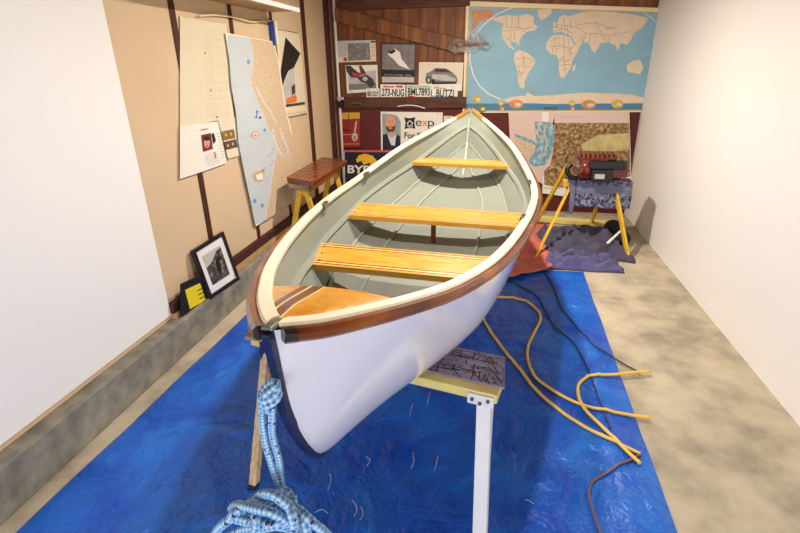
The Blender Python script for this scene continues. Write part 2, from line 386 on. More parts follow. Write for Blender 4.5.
# ================================================================ FLAT SHEETS
class Sheet:
    def __init__(s, plane, off=.006, lift=.0012):
        s.pl = plane; s.off = off; s.lift = lift; s.mb = MB(); s.mats = []
    def pt(s, p, layer):
        d = s.off+layer*s.lift
        if callable(s.pl): return s.pl(p, d)
        return onY(p, YB-d) if s.pl == 'Y' else onX(p, XL+d)
    def mi(s, m):
        if m not in s.mats: s.mats.append(m)
        return s.mats.index(m)
    def base(s, px, m, th=.004):
        a = [s.pt(p, 0) for p in px]; b_ = [s.pt(p, -th/s.lift) for p in px]; n = len(px)
        o_ = s.mb.add(a+b_, [], 0)
        i = s.mi(m)
        for t in tessellate_polygon([a]): s.mb.f.append([o_+q for q in t]); s.mb.m.append(i); s.mb.f.append([o_+n+q for q in t]); s.mb.m.append(i)
        for j in range(n): s.mb.f.append([o_+j, o_+(j+1) % n, o_+n+(j+1) % n, o_+n+j]); s.mb.m.append(i)
        return s
    def poly(s, px, m, layer=1): s.mb.poly([s.pt(p, layer) for p in px], s.mi(m)); return s
    def line(s, px, w, m, layer=2):
        for a, b_ in zip(px, px[1:]):
            d = Vector((b_[0]-a[0], b_[1]-a[1])); 
            if d.length < 1e-6: continue
            d.normalize(); nx, ny = -d.y*w/2, d.x*w/2
            s.poly([(a[0]+nx, a[1]+ny), (b_[0]+nx, b_[1]+ny), (b_[0]-nx, b_[1]-ny), (a[0]-nx, a[1]-ny)], m, layer)
        return s
    def ell(s, c, rx, ry, m, layer=1, n=20, rot=0):
        ps = []
        for i in range(n):
            a = 2*PI*i/n; x_, y_ = rx*math.cos(a), ry*math.sin(a)
            ps.append((c[0]+x_*math.cos(rot)-y_*math.sin(rot), c[1]+x_*math.sin(rot)+y_*math.cos(rot)))
        return s.poly(ps, m, layer)
    def text(s, txt, p0, p1, h, m, layer=2, bold=0):
        """lettering whose baseline runs from pixel p0 to p1, cap height h px"""
        cu = bpy.data.curves.new('txt', 'FONT'); cu.body = txt; cu.size = 1; cu.offset = bold
        to = bpy.data.objects.new('txt', cu); C.objects.link(to)
        dg = bpy.context.evaluated_depsgraph_get(); me = bpy.data.meshes.new_from_object(to.evaluated_get(dg))
        xs = [v.co.x for v in me.vertices]; x0, x1 = min(xs), max(xs)
        dx, dy = (p1[0]-p0[0])/(x1-x0), (p1[1]-p0[1])/(x1-x0); L = math.hypot(p1[0]-p0[0], p1[1]-p0[1])
        ux, uy = (p1[1]-p0[1])/L, -(p1[0]-p0[0])/L
        vs = [s.pt((p0[0]+(v.co.x-x0)*dx+ux*v.co.y*h/.7, p0[1]+(v.co.x-x0)*dy+uy*v.co.y*h/.7), layer) for v in me.vertices]
        s.mb.add(vs, [list(f.vertices) for f in me.polygons], s.mi(m))
        bpy.data.objects.remove(to); bpy.data.curves.remove(cu); bpy.data.meshes.remove(me)
        return s
    def build(s, name, label, cat, group=None, parent=None):
        o_ = s.mb.build(name, s.mats, parent, normals=False)
        if label: tag(o_, label, cat, group)
        return o_
def sc(ox, oy, k): return lambda *ps: [(ox+a/k, oy+b_/k) for a, b_ in ps]

# ---- world map
w5 = sc(460, 0, 4.444)
wm = thing('world_map', onY((560, 112), YB-.02), 'large framed world map on the back wall behind the far bow', 'map')
S = Sheet('Y', .03); S.base([(466.2, 1), (664, 8), (668, 112), (462.6, 113)], gold, .02)
S.build('frame', None, None, parent=wm)
S = Sheet('Y', .034, .0008)
S.base([(466.2, 1), (664, 8), (668, 112), (462.6, 113)], framec, .003)
S.poly([(469, 6), (661, 12), (664.5, 110.5), (464.3, 111.5)], gold, 1)
S.poly([(470.2, 7.5), (660, 13.5), (663.5, 109.5), (466, 110.5)], ocean, 2)
S.poly([(466.3, 103.5), (663, 103.5), (663.5, 109.5), (466, 110.5)], oceand, 3)
def L(*p, m=landc, l=4): S.poly(w5(*p), m, l)
L((140, 85), (185, 70), (215, 66), (245, 72), (300, 62), (330, 75), (325, 100), (345, 120), (332, 135), (300, 140), (285, 150), (270, 170), (262, 185), (266, 202), (258, 200), (250, 187), (230, 187), (222, 198), (240, 214), (240, 222), (220, 212), (203, 190), (188, 165), (185, 135), (195, 105), (165, 98))
L((345, 45), (400, 38), (410, 52), (388, 75), (362, 90), (345, 70))
L((245, 232), (265, 222), (300, 235), (335, 265), (330, 290), (310, 315), (295, 345), (285, 372), (290, 388), (268, 392), (258, 365), (258, 320), (245, 285), (240, 260))
L((395, 175), (415, 155), (455, 155), (490, 165), (505, 195), (530, 215), (515, 245), (500, 265), (498, 290), (480, 320), (465, 345), (447, 345), (438, 310), (440, 275), (430, 245), (400, 240), (382, 215), (385, 190))
L((497, 318), (502, 296), (515, 280), (512, 310))
L((415, 148), (412, 125), (435, 122), (430, 105), (440, 80), (460, 65), (490, 72), (520, 60), (580, 48), (660, 52), (760, 62), (840, 80), (820, 110), (800, 130), (770, 150), (760, 180), (740, 200), (715, 190), (700, 230), (690, 200), (660, 190), (628, 190), (600, 235), (585, 225), (570, 188), (545, 190), (525, 215), (505, 182), (495, 160), (470, 150), (450, 142), (432, 142))
L((415, 93), (428, 105), (425, 120), (412, 116))
L((185, 445), (230, 430), (290, 425), (300, 408), (330, 428), (450, 420), (540, 412), (620, 413), (760, 420), (840, 440), (860, 458), (400, 462), (220, 456))
L((740, 290), (770, 270), (800, 265), (815, 300), (800, 330), (770, 325), (745, 320))
L((46, 130), (60, 95), (48, 50), (110, 42), (150, 50), (145, 75), (100, 90), (78, 108), (60, 135), m=lando)
S.line(w5((235, 32), (170, 60), (110, 105), (70, 150), (48, 205), (42, 265), (58, 330), (85, 380), (130, 420), (185, 443)), 1.0, ribbon, 5)
S.line(w5((235, 32), (350, 30), (500, 33), (600, 36), (800, 42), (880, 100), (900, 200), (890, 300), (850, 440)), .7, ribbon, 5)
for pl in [((200, 122), (262, 122), (285, 140)), ((205, 170), (235, 182)), ((250, 262), (300, 255), (330, 275)), ((275, 240), (290, 300), (265, 340)), ((258, 318), (285, 325)),
           ((395, 205), (450, 205), (500, 215)), ((420, 165), (430, 240)), ((460, 160), (465, 250), (440, 275)), ((480, 165), (490, 250)), ((440, 290), (495, 285)), ((460, 250), (470, 340)),
           ((430, 110), (470, 115), (520, 120), (560, 150)), ((460, 80), (465, 140)), ((520, 110), (600, 100), (680, 130)), ((545, 190), (560, 150), (620, 150)), ((620, 150), (660, 190)), ((440, 125), (470, 130), (500, 150)), ((600, 100), (640, 160), (700, 150), (760, 140)),
           ((190, 140), (330, 120)), ((222, 145), (226, 170)), ((240, 140), (243, 180)), ((205, 120), (205, 75)), ((230, 122), (232, 75)), ((258, 122), (262, 68)), ((282, 140), (300, 125)), ((246, 290), (300, 300), (315, 295)), ((262, 300), (268, 345)), ((285, 250), (280, 290)), ((400, 185), (440, 165)), ((410, 235), (415, 205)), ((440, 205), (440, 170)), ((475, 215), (500, 240)), ((455, 275), (490, 265)), ((452, 310), (480, 305)), ((505, 200), (490, 220)), ((415, 140), (445, 128)), ((455, 110), (450, 140)), ((475, 110), (480, 150)), ((490, 90), (495, 130)), ((540, 150), (545, 190)), ((580, 150), (575, 190)), ((640, 130), (700, 120)), ((660, 160), (665, 190))]:
    S.line(w5(*pl), .35, mapline, 5)
for c, rx, ry, m_ in (((75, 440), 4, 4.5, landy), ((97, 482), 4.5, 4.5, landg), ((182, 456), 3, 3, landy), ((186, 484), 2.4, 2.4, lando), ((250, 462), 7, 4.5, lando), ((497, 458), 3.2, 3, landy), ((500, 482), 2.2, 2.2, lando), ((572, 464), 7.5, 4.5, lando), ((700, 462), 6, 4.5, landy)):
    S.ell(w5(c)[0], rx, ry, m_, 5)
    S.ell((w5(c)[0][0]+rx*.25, w5(c)[0][1]+.6), rx*.45, ry*.4, landc, 6)
S.text('WORLD', w5((372, 486))[0], w5((432, 486))[0], 2.2, ink, 6, .01)
S.build('printed_sheet', None, None, parent=wm)

# ---- charts below the world map
w6 = sc(500, 105, 5.33)
S = Sheet('Y', .056, .0009)
S.base(w6((45, 38), (300, 35), (270, 130), (290, 250), (270, 330), (225, 420), (60, 330)), pinkpaper)
S.poly(w6((185, 90), (262, 88), (300, 120), (285, 210), (270, 270), (240, 320), (180, 330), (150, 300), (175, 250), (195, 210), (190, 150)), salish, 1)
S.poly(w6((75, 160), (140, 180), (195, 200), (185, 250), (150, 300), (90, 300)), charttan, 2)
S.poly(w6((75, 150), (110, 165), (170, 185), (195, 205), (190, 215), (130, 190), (80, 165)), salish, 3)
for pl in (((200, 95), (215, 130), (205, 160), (225, 190)), ((245, 100), (235, 150), (250, 200), (240, 250), (215, 290)), ((190, 130), (215, 150))):
    S.line(w6(*pl), 1.6, charttan, 3)
S.poly(w6((222, 40), (262, 38), (258, 92), (225, 88)), paperw, 3)
S.build('sound_chart', 'pinkish sea chart of blue inlets below the world map', 'map', 'charts on the back wall')
S = Sheet('Y', .062, .0009)
S.base(w6((292, 36), (690, 36), (700, 395), (560, 402), (365, 490), (225, 470), (228, 380), (270, 320), (288, 210)), paperw)
S.poly(w6((292, 37), (690, 37), (690, 96), (290, 96)), pinkpaper, 1)
S.poly(w6((290, 96), (690, 96), (695, 380), (400, 430), (300, 440), (235, 425), (235, 350), (270, 320), (288, 210)), relief, 1)
S.poly(w6((470, 190), (520, 160), (690, 150), (690, 240), (520, 250), (440, 240), (430, 210)), reliefg, 2)
S.text('Mount Baker', w6((322, 66))[0], w6((432, 66))[0], 1.0, mapline, 2)
S.line(w6((235, 440), (300, 448), (370, 430)), .5, mapline, 2)
S.build('relief_map', 'brown relief map hanging behind the red engine', 'map', 'charts on the back wall')

# ---- picture group on the planks
w4 = sc(320, 0, 4.44)
S = Sheet('Y', .035)
S.base(w4((70, 182), (246, 178), (250, 272), (74, 278)), paper)
S.poly(w4((76, 190), (120, 188), (122, 250), (80, 254)), grey2, 1)
S.poly(w4((122, 192), (220, 190), (224, 266), (126, 270)), grey1, 1)
S.poly(w4((76, 184), (244, 180), (244, 188), (76, 191)), mat('pale_blue_print', (176, 196, 206), .7), 1)
S.poly(w4((104, 256), (120, 255), (120, 270), (105, 271)), redp, 2)
S.poly(w4((226, 182), (245, 181), (245, 189), (226, 190)), grey3, 2)
for _ in range(26):
    cx, cy = random.uniform(128, 218), random.uniform(196, 264); S.line(w4((cx, cy), (cx+random.uniform(-9, 9), cy+random.uniform(-6, 6))), .45, random.choice([paperw, paper, grey3]), 2)
for yy in (200, 212, 224, 236, 248): S.line(w4((227, yy), (245, yy)), .4, grey1, 2)
S.build('illustrated_print', 'cream print with crowded grey scene and small red square pinned top left on planks', 'picture', 'pictures pinned on the planks')
S = Sheet('Y', .037)
S.base(w4((112, 290), (255, 288), (258, 405), (120, 415)), paperw)
S.poly(w4((126, 330), (250, 310), (250, 395), (128, 400)), grey2, 1)
S.poly(w4((128, 375), (248, 368), (250, 393), (130, 400)), grey1, 2)
S.poly(w4((113, 292), (135, 292), (165, 318), (185, 330), (170, 345), (140, 345), (118, 318)), grey3, 2)
S.poly(w4((140, 320), (180, 330), (172, 292), (182, 290), (204, 326), (175, 338), (150, 340)), redp, 3)
S.poly(w4((176, 300), (182, 290), (204, 325), (190, 330)), grey3, 4)
S.poly(w4((165, 345), (205, 330), (235, 350), (245, 375), (225, 390), (205, 370), (185, 365)), grey3, 3)
S.ell(w4((200, 350))[0], 2.6, 2.2, grey2, 4)
S.text('AT', w4((130, 410))[0], w4((142, 409))[0], 1, grey3, 2)
S.build('red_pointer_print', 'white bordered print with red pointed shape over a grey harbour', 'picture', 'pictures pinned on the planks')
S = Sheet('Y', .035)
S.base(w4((272, 190), (425, 192), (420, 368), (272, 366)), blackp)
S.poly(w4((276, 196), (422, 198), (418, 312), (276, 308)), grey1, 1)
S.poly(w4((300, 240), (330, 216), (355, 232), (362, 262), (385, 290), (400, 310), (350, 290), (325, 262)), paperw, 2)
S.poly(w4((302, 222), (312, 228), (330, 218), (336, 228), (318, 240), (305, 236)), blackp, 3)
S.poly(w4((275, 340), (418, 342), (418, 366), (275, 366)), grey2, 1)
S.text('WHIRLWIND  2002', w4((285, 335))[0], w4((405, 337))[0], 1.3, grey2, 1)
S.build('bird_poster', 'black bordered poster of a white diving bird above the licence plates', 'poster', 'pictures pinned on the planks')
S = Sheet('Y', .037)
S.base(w4((440, 276), (637, 278), (630, 404), (438, 396)), paperw)
S.poly(w4((444, 280), (632, 282), (630, 372), (444, 372)), mat('warm_print_ground', (226, 214, 190), .7), 1)
S.poly(w4((468, 352), (472, 326), (490, 318), (512, 302), (560, 304), (590, 322), (606, 340), (612, 356), (606, 370), (480, 372), (470, 366)), grey1, 2)
S.poly(w4((512, 304), (558, 306), (582, 322), (530, 320), (505, 318)), grey3, 3)
S.poly(w4((500, 328), (560, 332), (604, 350), (604, 360), (540, 358), (496, 350)), grey2, 3)
S.ell(w4((482, 356))[0], 2.6, 3.6, blackp, 4); S.ell(w4((482, 356))[0], 1.4, 2.2, grey2, 5); S.ell(w4((502, 362))[0], 1.6, 2.8, blackp, 4)
S.poly(w4((510, 325), (525, 324), (525, 330), (512, 331)), redp, 4)
S.poly(w4((500, 364), (606, 364), (604, 372), (498, 374)), blackp, 4)
S.build('car_print', 'pale print of a silver sports car beside the world map frame', 'picture', 'pictures pinned on the planks')
def plate(pts, txt, t0, t1, h, label, deco, name='licence_plate'):
    S = Sheet('Y', .05)
    S.base(w4(*pts), paperw, .003); deco(S)
    S.text(txt, w4(t0)[0], w4(t1)[0], h, navyp, 4, .02)
    for fx in (.2, .8):
        p = [pts[0][i]+(pts[1][i]-pts[0][i])*fx for i in (0, 1)]
        S.ell(w4((p[0], p[1]+6))[0], .5, .5, grey3, 3)
    S.build(name, label, 'licence plate', 'licence plates in a row on the planks')
plate(((206, 392), (264, 392), (264, 434), (206, 432)), 'BE1527', (211, 426), (260, 427), 4.6, 'small white plate lettered BE1527 at the left end of the plates', lambda S: None)
plate(((268, 374), (379, 376), (379, 436), (268, 434)), '273-NUG', (274, 425), (373, 428), 7.2, 'white licence plate lettered 273-NUG', lambda S: (S.line(w4((280, 385), (330, 386)), 1.2, redp, 2), S.line(w4((338, 384), (368, 385)), 1.8, redp, 2)))
plate(((384, 376), (493, 378), (493, 440), (384, 438)), 'BML7893', (390, 422), (488, 424), 7, 'green and yellow tinted licence plate lettered BML7893', lambda S: (S.poly(w4((386, 378), (491, 380), (491, 394), (386, 392)), greenp, 1), S.poly(w4((386, 428), (491, 430), (491, 438), (386, 436)), yellowp, 1), S.line(w4((390, 427), (420, 430)), 1.6, redp, 2)))
plate(((497, 378), (612, 380), (610, 442), (497, 440)), 'BUTZI', (516, 428), (594, 430), 7.2, 'blue bottomed licence plate lettered BUTZI', lambda S: (S.poly(w4((499, 424), (609, 428), (609, 441), (499, 439)), mat('pale_blue_plate', (140, 176, 220), .5), 1), S.line(w4((505, 390), (560, 392)), .8, redp, 2)))

# ---- exp sign, byes sign, guitar picture
w8 = sc(375, 105, 8.889)
S = Sheet('Y', .03)
S.base(w8((50, 58), (602, 66), (604, 470), (55, 470)), paperw)
S.poly(w8((65, 75), (90, 80), (150, 82), (200, 96), (228, 150), (230, 300), (228, 430), (68, 430)), mat('photo_green_grey', (150, 166, 166), .6, var=.2, scale=12), 1)
S.ell(w8((138, 158))[0], 5.0, 7.4, skin, 2)
S.poly(w8((120, 220), (165, 220), (172, 275), (120, 275)), skin, 2)
S.poly(w8((92, 175), (105, 195), (140, 192), (172, 190), (184, 172), (178, 215), (160, 240), (120, 240), (98, 215)), beardm, 3)
S.poly(w8((122, 202), (150, 202), (146, 210), (128, 210)), paperw, 4)
S.ell(w8((120, 145))[0], .6, .35, beardm, 3); S.ell(w8((157, 144))[0], .6, .35, beardm, 3)
S.poly(w8((70, 265), (110, 255), (150, 370), (190, 262), (222, 275), (228, 430), (68, 430)), navyp, 3)
S.poly(w8((108, 256), (130, 275), (150, 290), (172, 270), (190, 262), (176, 365), (140, 350)), mat('shirt_print', (206, 214, 232), .6), 4)
S.ell(w8((95, 70))[0], .5, .5, ink, 2); S.ell(w8((556, 82))[0], .5, .5, ink, 2)
S.poly(w8((258, 108), (280, 115), (310, 118), (340, 112), (360, 108), (352, 135), (350, 160), (354, 190), (360, 212), (335, 207), (310, 205), (285, 208), (260, 214), (268, 190), (270, 160), (266, 132)), navyp, 1)
S.line(w8((284, 165), (309, 138), (338, 165)), .9, paperw, 2); S.line(w8((292, 160), (292, 195), (330, 195), (330, 160)), .7, paperw, 2)
S.line(w8((300, 190), (318, 175)), 1.0, greenp, 3); S.ell(w8((318, 180))[0], .8, .8, orangep, 4)
S.text('e', w8((360, 185))[0], w8((416, 186))[0], 8.2, ink, 2); S.text('x', w8((420, 186))[0], w8((464, 187))[0], 8.2, orangep, 2); S.text('p', w8((470, 188))[0], w8((526, 189))[0], 8.2, ink, 2)
S.text('For Sale', w8((260, 293))[0], w8((480, 298))[0], 5.6, ink, 2, .02)
S.build('agent_sign', 'white yard sign with bearded man in dark suit and orange x lettering', 'sign')
S = Sheet('Y', .03)
S.base(w8((612, 97), (690, 98), (690, 160), (612, 160)), paperw); S.line(w8((625, 110), (680, 111)), .5, grey1, 1)
S.build('pinned_note', 'small white card pinned between the yard sign and map frame', 'card')
w3 = sc(335, 105, 6.27)
S = Sheet('Y', .05)
S.base(w3((55, 282), (400, 284), (400, 560), (55, 560)), blackp)
S.poly(w3((62, 282), (400, 284), (400, 297), (62, 295)), mat('pink_stripe', (206, 84, 96), .6), 1)
S.poly(w3((62, 300), (400, 302), (400, 552), (62, 552)), navyp, 1)
S.line(w3((59, 284), (62, 556)), .7, grey2, 2)
S.poly(w3((130, 345), (150, 315), (190, 305), (235, 318), (262, 350), (255, 390), (215, 395), (222, 360), (180, 375), (165, 350), (140, 362)), yellowp, 2)
S.text('BYE', w3((78, 425))[0], w3((215, 430))[0], 7.6, paperw, 2, .03)
S.build('navy_sign', 'navy sign with yellow swoosh and white letters behind the boat rail', 'sign')
S = Sheet('Y', .034)
S.base(w3((34, 45), (158, 42), (164, 272), (40, 278)), blackp)
S.poly(w3((37, 48), (155, 46), (157, 85), (38, 90)), mat('guitar_yellow', (206, 160, 56), .6), 1)
S.poly(w3((38, 90), (157, 85), (160, 262), (44, 268)), mat('guitar_red', (150, 28, 30), .5), 1)
S.line(w3((85, 55), (85, 150)), .8, grey3, 2); S.line(w3((50, 150), (75, 165), (90, 150)), 1.4, blackp, 2)
S.line(w3((134, 100), (124, 170)), 1.5, grey2, 2); S.ell(w3((124, 200))[0], 3, 4.2, grey2, 3); S.ell(w3((124, 205))[0], 1.6, 2.2, mat('guitar_rust', (196, 120, 96), .5), 4)
S.line(w3((44, 188), (110, 184)), .6, landy, 2)
S.text('ROADSTEAD', w3((55, 250))[0], w3((150, 248))[0], 1.6, yellowp, 3)
S.build('red_guitar_picture', 'red and yellow framed picture of a guitar low on the maroon panel', 'picture')

# small hardware on the girt
o = MB().tube(spline([onY((351, 107), YB-.07), onY((352, 103.5), YB-.1), onY((356, 103), YB-.105), onY((361, 104), YB-.1), onY((361.5, 107), YB-.07)], 5), .008, 8).build('pull_handle', steel, smooth=True)
tag(o, 'small metal pull handle on the horizontal plank under the plates', 'handle')
o = MB().tube(spline([onY((397, 106.5), YB-.075), onY((406, 105.3), YB-.075), (onY((416, 105.8), YB-.075)), onY((425, 108.5), YB-.075)], 5), .006, 8).build('white_pull', white_pl, smooth=True)
tag(o, 'white curved strip on the horizontal plank under the plates', 'handle')
hp = thing('hasp', onY((340, 106), YB-.07), 'dark hasp with pale plate at the left end of the plank under the pictures', 'hasp')
c = onY((340.5, 98.5), YB-.075); MB().box(c, (.085, .02, .035)).build('plate', grey2, hp, bevel=.004)
c = onY((340.5, 104.5), YB-.08); MB().box(c, (.06, .04, .075)).build('latch', black, hp, bevel=.008)

# crumpled clear plastic pinned beside the map frame, stick inside
cp = thing('plastic_bundle', onY((466, 56), YB-.1), 'crumpled clear plastic wrapped round a dark stick on the map frame edge', 'plastic')
a, b_ = onY((455, 45), YB-.1), onY((489, 43.5), YB-.09)
MB().tube([a, a.lerp(b_, .3), a.lerp(b_, .7), b_], [.018, .022, .018, .008], 10).build('stick', darkwood, cp, smooth=True)
mb = MB()
for k in range(9):
    t = k/8; ctr = a.lerp(b_, t*.9+.02)+Vector((0, -.015, random.uniform(-.03, .05)))
    def fn(u, v, ctr=ctr, k=k):
        ang = u*2*PI*.8+k; q = Vector((math.cos(ang)*.05*(.6+v), (v-.5)*.05, math.sin(ang)*.05*(.6+v*.8)))
        nz = noise.noise_vector(q*22+Vector((k*3, 0, 0)))*.035
        return ctr+q+nz
    mb.grid(fn, 14, 6)
mb.build('wrap', plastic_clear, cp, smooth=False, normals=False)

# ---- left wall sheets
u1 = sc(200, 0, 7.27)     # crop 200..310 x 0..60
u4 = sc(220, 30, 5.325)
u5 = sc(220, 125, 4.845)
S = Sheet('X', .01)
S.base([(180, 16), (200, 20), (226.5, 24.5), (229, 60), (234, 119), (214, 121), (180, 129)], paper)
for r_ in range(11):
    y0 = 30+r_*8.2
    for cx0, cx1 in ((203, 212), (214, 225)):
        for q in range(4): S.line([(cx0+r_*.4, y0+q*1.6), (cx1+r_*.55, y0+q*1.6-.5)], .22, mat('newsprint', (196, 184, 158), .8) if 'newsprint' not in MATS else MATS['newsprint'], 1)
for p in ((205, 53), (211, 90), (217, 117)): S.ell(p, .8, .9, redp, 2)
S.build('newspaper_page', 'large yellowed sheet of small print pinned at the far left of the wall', 'paper', 'papers pinned on the left wall')
S = Sheet('X', .018)
S.base([(180, 126), (218, 121.5), (227, 163), (204.5, 171), (180, 179)], paperw)
S.poly([(201, 135), (211, 133), (213, 149), (203, 152)], mat('portrait_print', (120, 44, 44), .6), 1)
S.ell((207, 143), 3, 5, skin, 2); S.ell((207, 138.5), 3.2, 2.2, navyp, 3); S.ell((207.2, 146), 1.2, .6, redp, 3)
S.poly([(211.5, 134), (214, 133), (216, 141), (213, 144)], navyp, 1)
for q in range(6): S.line([(205+q*.3, 156+q*2.1), (217+q*.6, 151.5+q*2.1)], .3, grey1, 1)
for q in range(9): S.line([(216.5+q*.6, 134+q*3), (220.5+q*.6, 133+q*3)], .3, grey1, 1)
S.text('Artline', (200.5, 131), (208, 129.5), 2.0, ink, 2)
S.line([(214.8, 152), (215.6, 158)], .8, navyp, 2)
S.build('newspaper_article', 'white clipping with a red and blue portrait on the left wall', 'paper', 'papers pinned on the left wall')
S = Sheet('X', .014)
S.base([(218, 119.5), (236, 117), (241.5, 155), (228, 158.5)], paper)
S.poly([(221.5, 131.5), (234, 129), (235.5, 138), (223.5, 140.5)], mat('ochre_print', (150, 110, 60), .6, var=.5, scale=40), 1)
S.poly([(223.8, 142), (236, 139), (237.5, 147), (226, 150)], mat('violet_print', (96, 70, 80), .6, var=.5, scale=40), 1)
for c in ((226, 135), (231, 134), (228, 145.5), (233, 144)): S.ell(c, 1.2, 1.6, landy, 2)
S.line([(228, 159), (241, 155.5)], .4, oldwood, 1)
S.build('photo_clipping', 'small clipping with two dark photographs beside the sea chart', 'paper', 'papers pinned on the left wall')
S = Sheet('X', .026)
out = u4((28, 14), (290, 62), (315, 180), (352, 420), (380, 533)) + [(295, 150), (298.5, 175), (298, 196), (280, 210), (256, 226.5), (250, 195), (243, 150), (233, 85)]
S.base(out, paperw)
S.poly(u4((40, 26), (155, 42), (172, 90), (178, 160), (165, 265), (180, 330), (210, 400), (240, 470), (262, 533)) + u5((265, 60), (275, 120), (262, 175), (250, 260), (240, 340), (225, 420), (215, 465), (170, 482), (150, 380), (120, 240), (90, 90)) + u4((85, 440), (60, 300)), chartblue, 1)
S.poly(u4((157, 42), (286, 66), (310, 180), (346, 420), (374, 533)) + u5((370, 120), (380, 180), (376, 250), (350, 378), (222, 462), (228, 415), (243, 340), (253, 260), (265, 175), (278, 120), (268, 60)) + u4((264, 533), (242, 470), (212, 400), (182, 330), (167, 265), (180, 160), (174, 90)), charttan, 1)
S.line(u4((190, 300), (230, 380), (268, 430), (300, 500)), 1.6, chartpale, 2)
S.line(u5((255, 20), (262, 60), (280, 110), (300, 150), (325, 150), (330, 120), (305, 60), (290, 20)), 2.4, chartpale, 2)
S.ell(u5((171, 48))[0], 4.2, 4.6, charttan, 2); S.ell(u5((171, 48))[0], 2.4, 2.8, chartpale, 3); S.ell(u5((172, 50))[0], .8, .9, redp, 4)
S.poly(u5((158, 235), (180, 225), (215, 215), (218, 240), (200, 275), (175, 275), (160, 262)), oldwood, 2)
S.poly(u5((172, 243), (205, 232), (208, 262), (182, 270)), paperw, 3)
S.line(u5((205, 222), (222, 205)), .8, oldwood, 2)
for p in ((198, 435), (215, 465)): S.ell(u4(p)[0], 1.2, 1.0, bluep, 2)
S.line(u4((182, 462), (196, 468), (196, 440)), .9, bluep, 2); S.line(u4((205, 470), (222, 468)), .8, bluep, 2)
S.ell(u5((168, 368))[0], 1.8, 2.2, mat('chart_mark', (120, 160, 210), .6), 2); S.ell(u5((205, 390))[0], 1.6, 2, MATS['chart_mark'], 2); S.ell(u4((152, 170))[0], 1.6, 2.2, MATS['chart_mark'], 2)
S.ell(u5((217, 25))[0], 1.6, 2, MATS['chart_mark'], 2)
for pl in (u5((88, 65), (160, 50), (240, 40), (300, 30)), u5((130, 285), (190, 268), (240, 262)), u4((66, 300), (160, 296), (330, 300))): S.line(pl, .4, grey2, 2)
for p in u5((232, 150), (245, 140), (250, 120), (240, 195), (250, 180)): S.line([p, (p[0]+2.5, p[1]-1)], .4, bluep, 2)
S.build('sea_chart', 'tall pale blue and tan coastal chart hanging on the left wall', 'map')
w1 = sc(195, 0, 4.44)
S = Sheet('X', .02)
S.base([(274.5, 27), (299, 32.5), (306.5, 111), (286, 114), (281, 80)], framec)
S.poly([(277.5, 30), (298, 34), (305.5, 104), (287, 107)], paper, 1)
S.line([(277.5, 29), (298.5, 33.2)], .7, ink, 2)
S.poly(w1((402, 165), (468, 238), (440, 300), (415, 315), (400, 350), (386, 395), (381, 310)), blackp, 2)
S.poly(w1((440, 300), (448, 440), (405, 462), (388, 400), (402, 350), (418, 318)), grey2, 2)
S.poly(w1((405, 438), (450, 420), (452, 452), (406, 464)), orangep, 3)
S.poly(w1((428, 385), (444, 372), (446, 410), (432, 425)), grey3, 3)
S.line(w1((404, 470), (488, 458)), 2.6, grey3, 2)
S.build('diamond_poster', 'cream framed poster with a black angular shape beside the dark stud', 'poster')
S = Sheet('X', .012)
S.base([(287.5, 113), (307, 110), (308, 114), (288.5, 118)], paper); S.line([(288.4, 117.2), (307, 113.4)], .8, ink, 1)
S.build('paper_strip', 'narrow strip of paper with black lower edge below the diamond poster', 'paper')
c = onX((272, 33), XL+.02); o = MB().box(c, (.03, .05, .2)).build('blue_book', deepblue, bevel=.004); tag(o, 'small dark blue book standing beside the sea chart top corner', 'book')
o = MB().box(onX((276, 33), XL+.016), (.025, .04, .2)).build('white_book', paperw, bevel=.004); tag(o, 'thin white book standing right of the dark blue one', 'book')

# ---- framed photograph leaning on the footing
BL, BR = onX((209, 299.5), -1.94), onX((238.5, 279.5), -1.94); TR, TL = onX((222, 231.6), -2.0), onX((191, 251), -2.0)
bot = .245
fr = thing('framed_photo', (BL+BR)/2, 'black framed dark rocky photo with white mat leaning on the concrete footing', 'framed picture')
def q4(u, v, d):
    p = (BL.lerp(BR, u)).lerp(TL.lerp(TR, u), v); n_ = (BR-BL).cross(TL-BL).normalized()
    if n_.x < 0: n_ = -n_
    return p+n_*d
def ring(mb, u0, u1, v0, v1, d0, d1, mi=0):
    vs = [q4(u, v, d) for d in (d0, d1) for u, v in ((u0, v0), (u1, v0), (u1, v1), (u0, v1))]
    mb.add(vs, [(0, 1, 2, 3), (4, 5, 6, 7), (0, 1, 5, 4), (1, 2, 6, 5), (2, 3, 7, 6), (3, 0, 4, 7)], mi)
mb = MB()
for a_ in ((0, 1, 0, .07), (0, 1, .94, 1), (0, .07, .07, .94), (.93, 1, .07, .94)): ring(mb, *a_, -.01, .014)
mb.build('frame', black, fr)
mb = MB(); ring(mb, .07, .93, .07, .94, -.006, .002); mb.build('mat_board', white_pl, fr)
mb = MB(); ring(mb, .21, .79, .2, .8, .002, .003)
mb.add([q4(u, v, .0035) for u, v in ((.21, .8), (.79, .8), (.79, .76), (.62, .74), (.5, .66), (.38, .6), (.21, .56))], [(0, 1, 2, 3, 4, 5, 6)], 1)
mb.add([q4(u, v, .0045) for u, v in ((.5, .3), (.6, .36), (.62, .55), (.7, .6), (.55, .62), (.48, .5))], [(0, 1, 2, 3, 4, 5)], 2)
mb.build('photo_print', [ramp_mat('rock_print', [(.35, (26, 24, 24)), (.55, (84, 78, 74)), (.7, (150, 144, 138))], 26, detail=8, rough=.6), grey2, blackp], fr, normals=False)
S = Sheet(lambda p, d: onX(p, -1.965+d), .004)
S.base([(180, 284), (202, 274), (208, 301), (204, 304), (180, 318)], blackp)
S.poly([(185, 290), (200, 283), (206, 300), (190, 309)], mat('bright_yellow_print', (236, 214, 30), .5), 1)
for q in range(3): S.line([(197+q*1.2, 291+q*4), (204+q, 287.5+q*4)], 1.0, blackp, 2)
